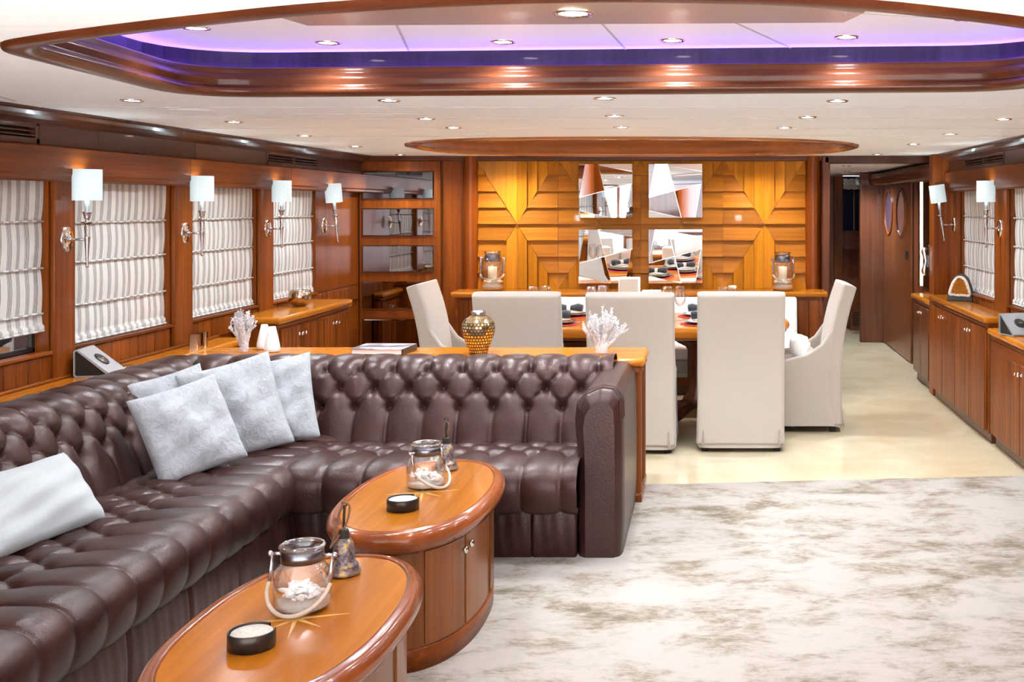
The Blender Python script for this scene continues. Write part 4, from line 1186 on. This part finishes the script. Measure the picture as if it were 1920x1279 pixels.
def make_chair(seed):
    rnd = random.Random(seed)
    t = thing('dining_chair', 'x', 'chair')
    obj('backrest', rounded_slab([(-.262, .055), (-.258, .25), (-.258, .42), (-.265, .56), (-.288, .72), (-.325, .88), (-.365, 1.0), (-.375, 1.035)], .283, (.125, .10)), M['linen'], t)
    ph = rnd.random()*6
    def skirt(u, v):
        # walk round the four sides with rounded corners
        pr = superell(0, 0, .281, .292, 9, 96)
        i = u*95.999; k = int(i) % 96; f = i-int(i); a = pr[k]; b = pr[(k+1) % 96]
        x = a[0]*(1-f)+b[0]*f; y = a[1]*(1-f)+b[1]*f
        z = .455*v + (1-v)*(.030 + .018*max(0, math.sin(u*2*PI*2+ph)) )
        fl = 1 + .035*(1-v)**1.5 + .006*(1-v)*math.sin(u*60+ph) + .004*math.sin(v*14+u*40+ph)*(1-v)
        return (x*fl, .005 + y*fl - (.022*(1-v) if y < 0 else 0), z)
    obj('skirt', MB().grid(97, 14, skirt), M['linen'], t)
    obj('seat', MB().box(-.275, .275, -.27, .298, .42, .485, .03, 3), M['linen'], t)
    for s in (-1, 1):
        pl = [(-.27, .44), (-.345, .86), (-.30, .86), (-.24, .72), (-.17, .62), (-.06, .55), (.10, .51), (.27, .49), (.29, .44)]
        m = MB().prism([(y, z) for y, z in pl], 0, .050, .016, 2)
        # prism made in (y, z) plane -> stand it up along x
        m.v = [(s*(.282 - p[2]), p[0], p[1]) for p in m.v]
        if s > 0: m.f = [q[::-1] for q in m.f]
        obj('side_wing', m, M['linen'], t)
        for yy in (-.25, .25):
            obj('foot', MB().box(s*.235-.022, s*.235+.022, yy-.022, yy+.022, 0, .09, .004, 1), M['blackm'], t)
        # kick pleat at the rear corner
        obj('kick_pleat', MB().tube([(s*.246, -.330, .038), (s*.239, -.329, .08), (s*.245, -.326, .150), (s*.254, -.329, .08), (s*.250, -.330, .038)], .0045, 6), M['linen'], t)
    obj('under_frame', MB().box(-.22, .22, -.22, .22, .07, .10), M['blackm'], t)
    obj('piping', MB().tube([(x, -.255+.0, .462) for x in (-.26, 0, .26)], .003, 6), M['linen'], t)
    return t
base_chair = make_chair(3)
chairs = [(-1.235, 7.55, 0, 'slip-covered ivory dining chair seen from behind, behind the mosaic vase'),
          (-.505, 7.50, 0, 'slip-covered ivory dining chair seen from behind, behind the spread coral'),
          (.205, 7.56, 0, 'slip-covered ivory dining chair seen from behind, nearest the passage, black feet showing'),
          (.62, 8.16, 90, 'slip-covered ivory chair at the passage end of the dining table, in side view'),
          (-1.72, 8.16, -90, 'slip-covered ivory chair at the far left end of the dining table, in side view')]
for i, (x, y, rz, lab) in enumerate(chairs):
    c = base_chair if i == 0 else copy_tree(base_chair)
    c.location = (x, y, 0); c.rotation_euler = (0, 0, R(rz)); c['label'] = lab; c['group'] = 'dining chairs'
cushion('round_cushion', 'small white cushion lying on the side-view chair by the passage', (.66, 8.10, .565), .36, .20, .15, R(85), R(-25), 'white_cloth', None)

# settee behind the table
se = thing('settee', 'low white upholstered settee behind the dining table', 'settee', (-.52, 9.0, 0))
obj('backrest', rounded_slab([(9.15, .20), (9.17, .5), (9.20, .70), (9.215, .845)], 1.24, (.16, .12)).xf(Matrix.Translation((-.52, 0, 0))), M['white_cloth'], se, world=True)
for k in range(3):
    x0 = -1.72+k*.80
    obj('seat_cushion', MB().box(x0+.003, x0+.797, 8.66, 9.12, .40, .50, .03, 3), M['white_cloth'], se, world=True)
obj('base', MB().box(-1.72, .68, 8.68, 9.2, .30, .40, .01), M['linen'], se, world=True)
for x in (-1.66, -.52, .62):
    for y in (8.72, 9.14): obj('leg', MB().lathe([(.018, 0), (.026, .30)], 12, (x, y, 0)), M['blackm'], se, world=True)

# dining table
dt = thing('dining_table', 'oval cherry wood dining table on fluted pedestals, laid for a meal', 'table', (-.53, 8.2, 0))
dl = superell(0, 0, 1.10, .54, 3.0, 80)
obj('top', MB().prism(offset_loop(dl, -.02), .735, .76, .002, 1), M['top_x'], dt)
obj('rim', MB().sweep(dl, [(-.022, .7605), (-.006, .762), (.008, .752), (.012, .735), (.006, .718), (-.008, .708), (-.01, .695), (-.03, .685), (-.08, .685)]), M['top_x'], dt)
obj('apron', MB().prism(offset_loop(dl, -.09), .66, .735), M['wood_x'], dt)
for x in (-.46, .46):
    p = obj('pedestal', MB().lathe([(.18, .62), (.16, .60), (.10, .57), (.085, .54), (.085, .24), (.11, .21), (.13, .16), (.10, .13)], 48, (x, 0, 0), mod=lambda a: 1+.05*math.cos(a*16)), M['dark_z'], dt)
    for k in range(4):
        a = PI/4+k*PI/2
        obj('carved_foot', MB().tube([(x+math.cos(a)*.06, math.sin(a)*.06, .17), (x+math.cos(a)*.2, math.sin(a)*.2, .10), (x+math.cos(a)*.34, math.sin(a)*.34, .034)], [.05, .04, .032], 10), M['dark_z'], p)

def setting(x, y, face, who):
    rp = tag(obj('placemat', MB().lathe([(.0001, 0), (.175, 0), (.178, .002), (.175, .004), (.0001, .004)], 40), M['red']), 'round red placemat under the plate ' + who, 'placemat', 'red placemats')
    rp.location = (x, y, .7612)
    pt = thing('dinner_plate', 'dark rimmed plate ' + who, 'plate', (x, y, .7655), 0, 'plates on the dining table')
    obj('rim', MB().lathe([(.085, .006), (.09, .0), (.10, .002), (.148, .016), (.150, .018), (.146, .019), (.10, .009), (.085, .007)], 40), M['plate'], pt)
    obj('well', MB().lathe([(.0001, .001), (.088, .001), (.09, .004), (.1, .0095), (.0001, .0085)], 36), M['china'], pt)
    sp = tag(obj('side_plate', MB().lathe([(.0001, 0), (.07, 0), (.108, .010), (.110, .012), (.106, .0125), (.07, .004), (.0001, .004)], 36), M['china']), 'white small plate ' + who, 'plate', 'small plates on the dining table')
    sp.location = (x, y, .7845)
    nk = thing('napkin', 'rolled charcoal napkin in a pale ring ' + who, 'napkin', (x, y, .8105), R(12*face), 'rolled napkins on the plates')
    obj('cloth_roll', MB().tube([(-.10, 0, .012), (-.07, 0, .016), (-.012, 0, .014), (.012, 0, .014), (.07, 0, .018), (.105, .0, .013)], [.027, .030, .018, .018, .031, .026], 14), M['napkin'], nk)
    obj('napkin_ring', MB().lathe([(.019, -.014), (.024, -.014), (.025, 0), (.024, .014), (.019, .014)], 20, (0, 0, .014), 'X'), M['china'], nk)
pos = [('before the dining chair behind the mosaic vase', -1.09, 7.92, 1), ('before the dining chair behind the spread coral', -.53, 7.92, 1), ('before the dining chair with black feet', -.03, 7.92, 1),
       ('on the settee side, left', -1.06, 8.47, -1), ('on the settee side, middle', -.53, 8.47, -1), ('on the settee side, right', -.06, 8.47, -1)]
for who, x, y, f in pos: setting(x, y, f, who)
def wine_glass(x, y, lab, h=.245):
    pr = [(.0001, .003), (.034, .001), (.035, .003), (.012, .007), (.004, .014), (.0035, .085), (.008, .095), (.030, .115), (.042, .145), (.043, .165), (.036, .215), (.031, h), (.0300, h), (.0350, .214), (.0415, .165), (.040, .146), (.028, .118), (.0001, .098)]
    o = obj('wine_glass', MB().lathe(pr, 28), M['glass']); o.location = (x, y, .7612)
    tag(o, lab, 'glass', 'wine glasses on the dining table')
for i, (x, y) in enumerate([(-1.29, 8.20), (-1.205, 8.25), (-.865, 8.18), (-.79, 8.28), (-.305, 8.18), (-.215, 8.22), (.10, 8.16), (.17, 8.28)]):
    wine_glass(x, y, '%s wine glass from the left on the dining table' % ['first', 'second', 'third', 'fourth', 'fifth', 'sixth', 'seventh', 'eighth'][i])
for x, w, h, lab in ((-.585, .150, .31, 'tall square white candle block in the middle of the dining table'), (-.425, .140, .215, 'lower white candle block beside the tall one on the dining table')):
    o = obj('candle_block', MB().box(-w/2, w/2, -w/2, w/2, 0, h, .008, 2).tube([(0, 0, h), (.002, 0, h+.012)], .0015, 6), M['flame_wax']); o.location = (x, 8.2, .7612)
    tag(o, lab, 'candle', 'white candles on the dining table')

# lanterns on the sideboard
jar('glass candle lantern with shells at the left end of the sideboard', -1.85, 9.56, .871, R(0), 1.18, True, 'candle lanterns on the sideboard')
jar('glass candle lantern with shells at the right end of the sideboard', .625, 9.56, .871, R(20), 1.15, True, 'candle lanterns on the sideboard')

# ------------------------------------------------------------------ things on the console and ledge
def coral(label, x, y, z, w, h, seed, n0, fan):
    rnd = random.Random(seed); m = MB()
    def grow(p, d, L_, r, lev):
        pts = [p]; q = Vector(p); dd = Vector(d).normalized(); k = 3
        for i in range(k):
            dd = (dd + Vector((rnd.uniform(-.25, .25), rnd.uniform(-.25, .25), rnd.uniform(-.06, .22)))).normalized()
            q = q + dd*L_/k; pts.append(tuple(q))
        rs = [r*(1-.35*i/k) for i in range(k+1)]
        m.tube(pts, rs, 6)
        m.ball(pts[-1], rs[-1]*1.05, 6, 4)
        for i in range(1, k+1):
            for j in range(5):
                a = rnd.random()*6.28
                o = Vector((math.cos(a), math.sin(a), rnd.uniform(.1, .9))).normalized()
                b = Vector(pts[i]).lerp(Vector(pts[i-1]), rnd.random()); m.tube([tuple(b), tuple(b+o*(rs[i]+.011))], [rs[i]*.6, .0026], 5)
        if lev > 0:
            for j in range(rnd.choice((2, 3))):
                a = rnd.uniform(-.85, .85); b = rnd.uniform(-.6, .6)
                nd = (dd + Vector((a, b, rnd.uniform(-.1, .5)))).normalized()
                grow(pts[rnd.choice((2, 3))], nd, L_*rnd.uniform(.55, .8), rs[-1]*.88, lev-1)
    base = .20*w
    m.lathe([(.0001, 0), (base*.9, 0), (base, .012), (base*.92, h*.10), (base*1.1, h*.18), (base*.8, h*.26), (.0001, h*.28)], 20, mod=lambda a: 1+.10*math.sin(a*7)+.07*math.sin(a*13))
    for i in range(90):
        a = rnd.random()*6.28; zz = rnd.uniform(.01, h*.24); rr = base*.95
        p0 = Vector((math.cos(a)*rr*.8, math.sin(a)*rr*.8, zz)); o = Vector((math.cos(a), math.sin(a), .6)).normalized()
        m.tube([tuple(p0), tuple(p0+o*.016)], [.006, .0025], 5)
    for i in range(n0):
        a = 2*PI*i/n0 + rnd.uniform(-.2, .2); k = .25 + .75*rnd.random()
        d = (math.cos(a)*fan*k, math.sin(a)*fan*.6*k, 1.0)
        grow((math.cos(a)*base*.8*k, math.sin(a)*base*.6*k, h*.13), d, h*.36, .0145*h/.26, 2)
    zmax = max(p[2] for p in m.v); xm = max(abs(p[0]) for p in m.v); ym = max(abs(p[1]) for p in m.v)
    m.xf(Matrix.Diagonal((w/2/xm, min(1.0, w*.36/ym), h/zmax, 1)))
    o = obj('coral', m, M['coral']); o.location = (x, y, z)
    return tag(o, label, 'coral', 'white corals on the console')
ZC = .7825
coral('wide spreading white coral at the right end of the console', -.59, 6.15, ZC, .30, .27, 5, 18, 2.0)
coral('narrow upright white coral at the left end of the console', -2.585, 6.22, ZC, .165, .245, 9, 12, .8)
for i, (x, y, h, lab) in enumerate(((-2.530, 6.37, .140, 'white ribbed cone vase standing behind its twin on the console'), (-2.435, 6.24, .142, 'white ribbed cone vase in front of its twin on the console'))):
    o = obj('cone_vase', MB().lathe([(.0001, .0), (.034, .0), (.042, .006), (.043, .02), (.038, .05), (.027, .10), (.017, h), (.014, h), (.022, .10), (.03, .03), (.0001, .02)], 40, mod=lambda a: 1+.012*math.cos(a*20)), M['ceramic'])
    o.location = (x, y, ZC); tag(o, lab, 'vase', 'white cone vases on the console')
bk = thing('book', 'large flat hardback book with a grey picture cover on the console', 'book', (-1.81, 6.20, ZC), R(-3))
obj('cover_back', MB().box(-.145, .145, -.10, .15, 0, .004, .001, 1), M['black'], bk)
obj('pages', MB().box(-.137, .139, -.094, .144, .004, .031, .002, 1), M['paper'], bk)
cv = obj('cover_front', MB().box(-.145, .145, -.10, .15, .031, .035, .001, 1), patchy('book_cover', (.04, .03, .04), (.25, .21, .23), (.75, .72, .75), 6, .3, 0), bk)
obj('spine', MB().box(.143, .149, -.10, .15, 0, .035, .002, 1), M['black'], bk)
obj('title_band', MB().box(-.11, .04, -.055, -.035, .035, .0354), M['paper'], cv)

mv = thing('mosaic_vase', 'gold and silver mirror mosaic vase on the console', 'vase', (-1.272, 6.17, ZC))
VP = [(.045, .0), (.050, .006), (.056, .03), (.074, .075), (.088, .115), (.0915, .145), (.086, .172), (.068, .195), (.048, .208), (.038, .214)]
obj('body', MB().lathe([(.0001, .001)] + VP + [(.034, .214), (.03, .20), (.0001, .19)], 40), M['grout'], mv)
obj('neck_band', MB().lathe([(.038, .213), (.0395, .216), (.0395, .233), (.037, .236), (.033, .234), (.033, .212)], 36), M['nickel'], mv)
til = MB()
def vp(hh_):
    for (r0, h0), (r1, h1) in zip(VP, VP[1:]):
        if h0 <= hh_ <= h1: return r0 + (r1-r0)*(hh_-h0)/(h1-h0)
    return VP[-1][0]
rows_ = 12
for j in range(rows_):
    z0 = .008 + j*.0168; z1 = z0 + .0158
    for k in range(30):
        a = 2*PI*(k + .5*(j % 2))/30; w = 2*PI/30*.44
        jit = random.uniform(-.05, .05)
        zc = (z0+z1)/2; pts = []
        for (da, zz) in ((0, z0), (w, zc), (0, z1), (-w, zc)) if j < 10 else ((-w, z0), (w, z0), (w, z1), (-w, z1)):
            zz2 = min(zz, .2135); r = vp(zz2) + .0015 + jit*da*.02 + jit*(zz2-zc)*.15
            pts.append((r*math.cos(a+da), r*math.sin(a+da), zz2))
        til.add(pts, [(0, 1, 2, 3)])
obj('mosaic_chips', til, M['mosaic'], mv, kind='stuff')

def dock(label, x, y, z, rz):
    t = thing('speaker_dock', label, 'speaker', (x, y, z), rz, 'silver speaker docks')
    # wedge in profile (y depth, z height), width along x; bent silver strip open at the ends
    pr = [(-.075, .004), (-.078, .0), (.070, .0), (.076, .006), (.076, .120), (.070, .128), (.060, .128)]
    out = [(-.088, .006), (-.082, .0), (.070, .0), (.078, .008), (.078, .122), (.070, .130), (.058, .130), (-.086, .014)]
    inn = [(-.072, .009), (-.06, .006), (.066, .006), (.072, .012), (.072, .118), (.068, .123), (.062, .123), (-.070, .011)]
    n = len(out); m = MB()
    vs = []
    for xx in (-.095, .095):
        vs += [(xx, a, b) for a, b in out] + [(xx, a, b) for a, b in inn]
    fs = []
    for i in range(n):
        j = (i+1) % n
        fs += [(i, j, 2*n+j, 2*n+i), (n+i, 3*n+i, 3*n+j, n+j), (i, n+i, n+j, j), (2*n+i, 2*n+j, 3*n+j, 3*n+i)]
    m.add(vs, fs)
    obj('shell', m, M['silver'], t)
    core = MB().prism([(a, b) for a, b in inn], -.085, .085)
    core.v = [(p[2], p[0], p[1]) for p in core.v]
    obj('core', core, M['blackm'], t)
    sl = math.atan2(.116, .144)
    T = Matrix.Translation((.0, -.014, .0735)) @ Matrix.Rotation(sl, 4, 'X')
    d = obj('dial', MB().lathe([(.0001, .005), (.036, .005), (.039, .003), (.039, -.004)], 32).xf(T), M['black'], t, label='round black dial')
    obj('dial_bar', MB().box(-.016, .016, -.0025, .0025, .005, .0056).xf(T), M['nickel'], d)
    return t
dock('wedge-shaped silver speaker dock on the ledge under the first left sconce', -2.955, 5.42, ZC, R(98))
dock('wedge-shaped silver speaker dock on the low cabinet at the right edge', 1.945, 7.04, .786, R(18))
tr = obj('card_tray', MB().box(-.05, .05, -.09, .09, 0, .004, .002, 1).box(-.03, .03, -.06, .05, .004, .009, .002, 1), M['nickel']); tr.location = (-2.945, 5.62, ZC)
tag(tr, 'flat metal tray lying beside the silver speaker dock on the ledge', 'tray')
for (y, lab) in ((6.43, 'square metal cup nearer the camera on the ledge'), (6.53, 'square metal cup further along the ledge')):
    o = obj('metal_cup', MB().prism(round_poly([(-.027, -.027), (.027, -.027), (.027, .027), (-.027, .027)], .008, 4), 0, .078).prism(round_poly([(-.024, -.024), (.024, -.024), (.024, .024), (-.024, .024)], .008, 4), .0781, .0784), M['copper']); o.location = (-2.955, y, ZC); o.rotation_euler = (0, 0, R(12))
    tag(o, lab, 'cup', 'metal cups on the ledge')
bw = thing('metal_bowl', 'rounded polished metal bowl on the cabinet under the last left window', 'bowl', (-2.915, 7.98, .8805))
obj('bowl_body', MB().lathe([(.0001, .004), (.035, .002), (.05, .008), (.075, .035), (.084, .065), (.078, .098), (.068, .112), (.066, .112), (.075, .097), (.081, .065), (.072, .037), (.04, .012), (.0001, .010)], 40), M['copper'], bw)
obj('bowl_rim', MB().lathe([(.069, .110), (.0715, .113), (.069, .116), (.066, .113), (.069, .110)], 40), M['chrome'], bw)

# geode
ge = thing('geode', 'brown crystal geode with a dark stone shell on the right wall cabinet', 'geode', (1.955, 8.72, .8555), R(-22))
arch = [(-.098, 0), (-.096, .05), (-.085, .10), (-.062, .155), (-.035, .195), (-.005, .21), (.03, .205), (.06, .175), (.08, .12), (.095, .06), (.10, 0)]
ge_m = MB().prism(arch, -.035, .05, .006, 2); ge_m.v = [(p[0], p[2], p[1]) for p in ge_m.v]; ge_m.f = [q[::-1] for q in ge_m.f]
obj('shell', ge_m, M['stone'], ge)
inner = [(-.080, .050), (-.070, .095), (-.050, .145), (-.025, .178), (-.002, .188), (.025, .182), (.048, .155), (.064, .108), (.080, .040), (.03, .050), (-.02, .047), (-.05, .055)]
q = chaikin(inner, 2)
rim = MB().sweep(q, [(-.012, -.0), (-.010, .006), (0, .009), (.010, .006), (.012, 0)]); rim.v = [(p[0], -.035-p[2], p[1]) for p in rim.v]
obj('quartz_rim', rim, M['quartz'], ge)
ic = MB().prism(q, 0, .004); ic.v = [(p[0], -.035-p[2], p[1]) for p in ic.v]; ic.f = [f_[::-1] for f_ in ic.f]
cc = obj('crystal_bed', ic, M['amber'], ge)
cr = MB()
def inside(px, pz):
    c = False; n = len(q)
    for i in range(n):
        (x1, z1), (x2, z2) = q[i], q[(i+1) % n]
        if (z1 > pz) != (z2 > pz) and px < (x2-x1)*(pz-z1)/(z2-z1)+x1: c = not c
    return c
for i in range(700):
    px, pz = random.uniform(-.08, .08), random.uniform(.04, .19)
    if inside(px, pz):
        r = random.uniform(.003, .007); tx, tz = px+random.uniform(-.004, .004), pz+random.uniform(-.004, .004)
        b = [(px+r*math.cos(a), -.0385, pz+r*math.sin(a)) for a in (0, 1.26, 2.51, 3.77, 5.03)]
        cr.add(b + [(tx, -.0385-random.uniform(.004, .010), tz)], [(k, (k+1) % 5, 5) for k in range(5)])
obj('crystals', cr, M['amber'], cc, kind='stuff')
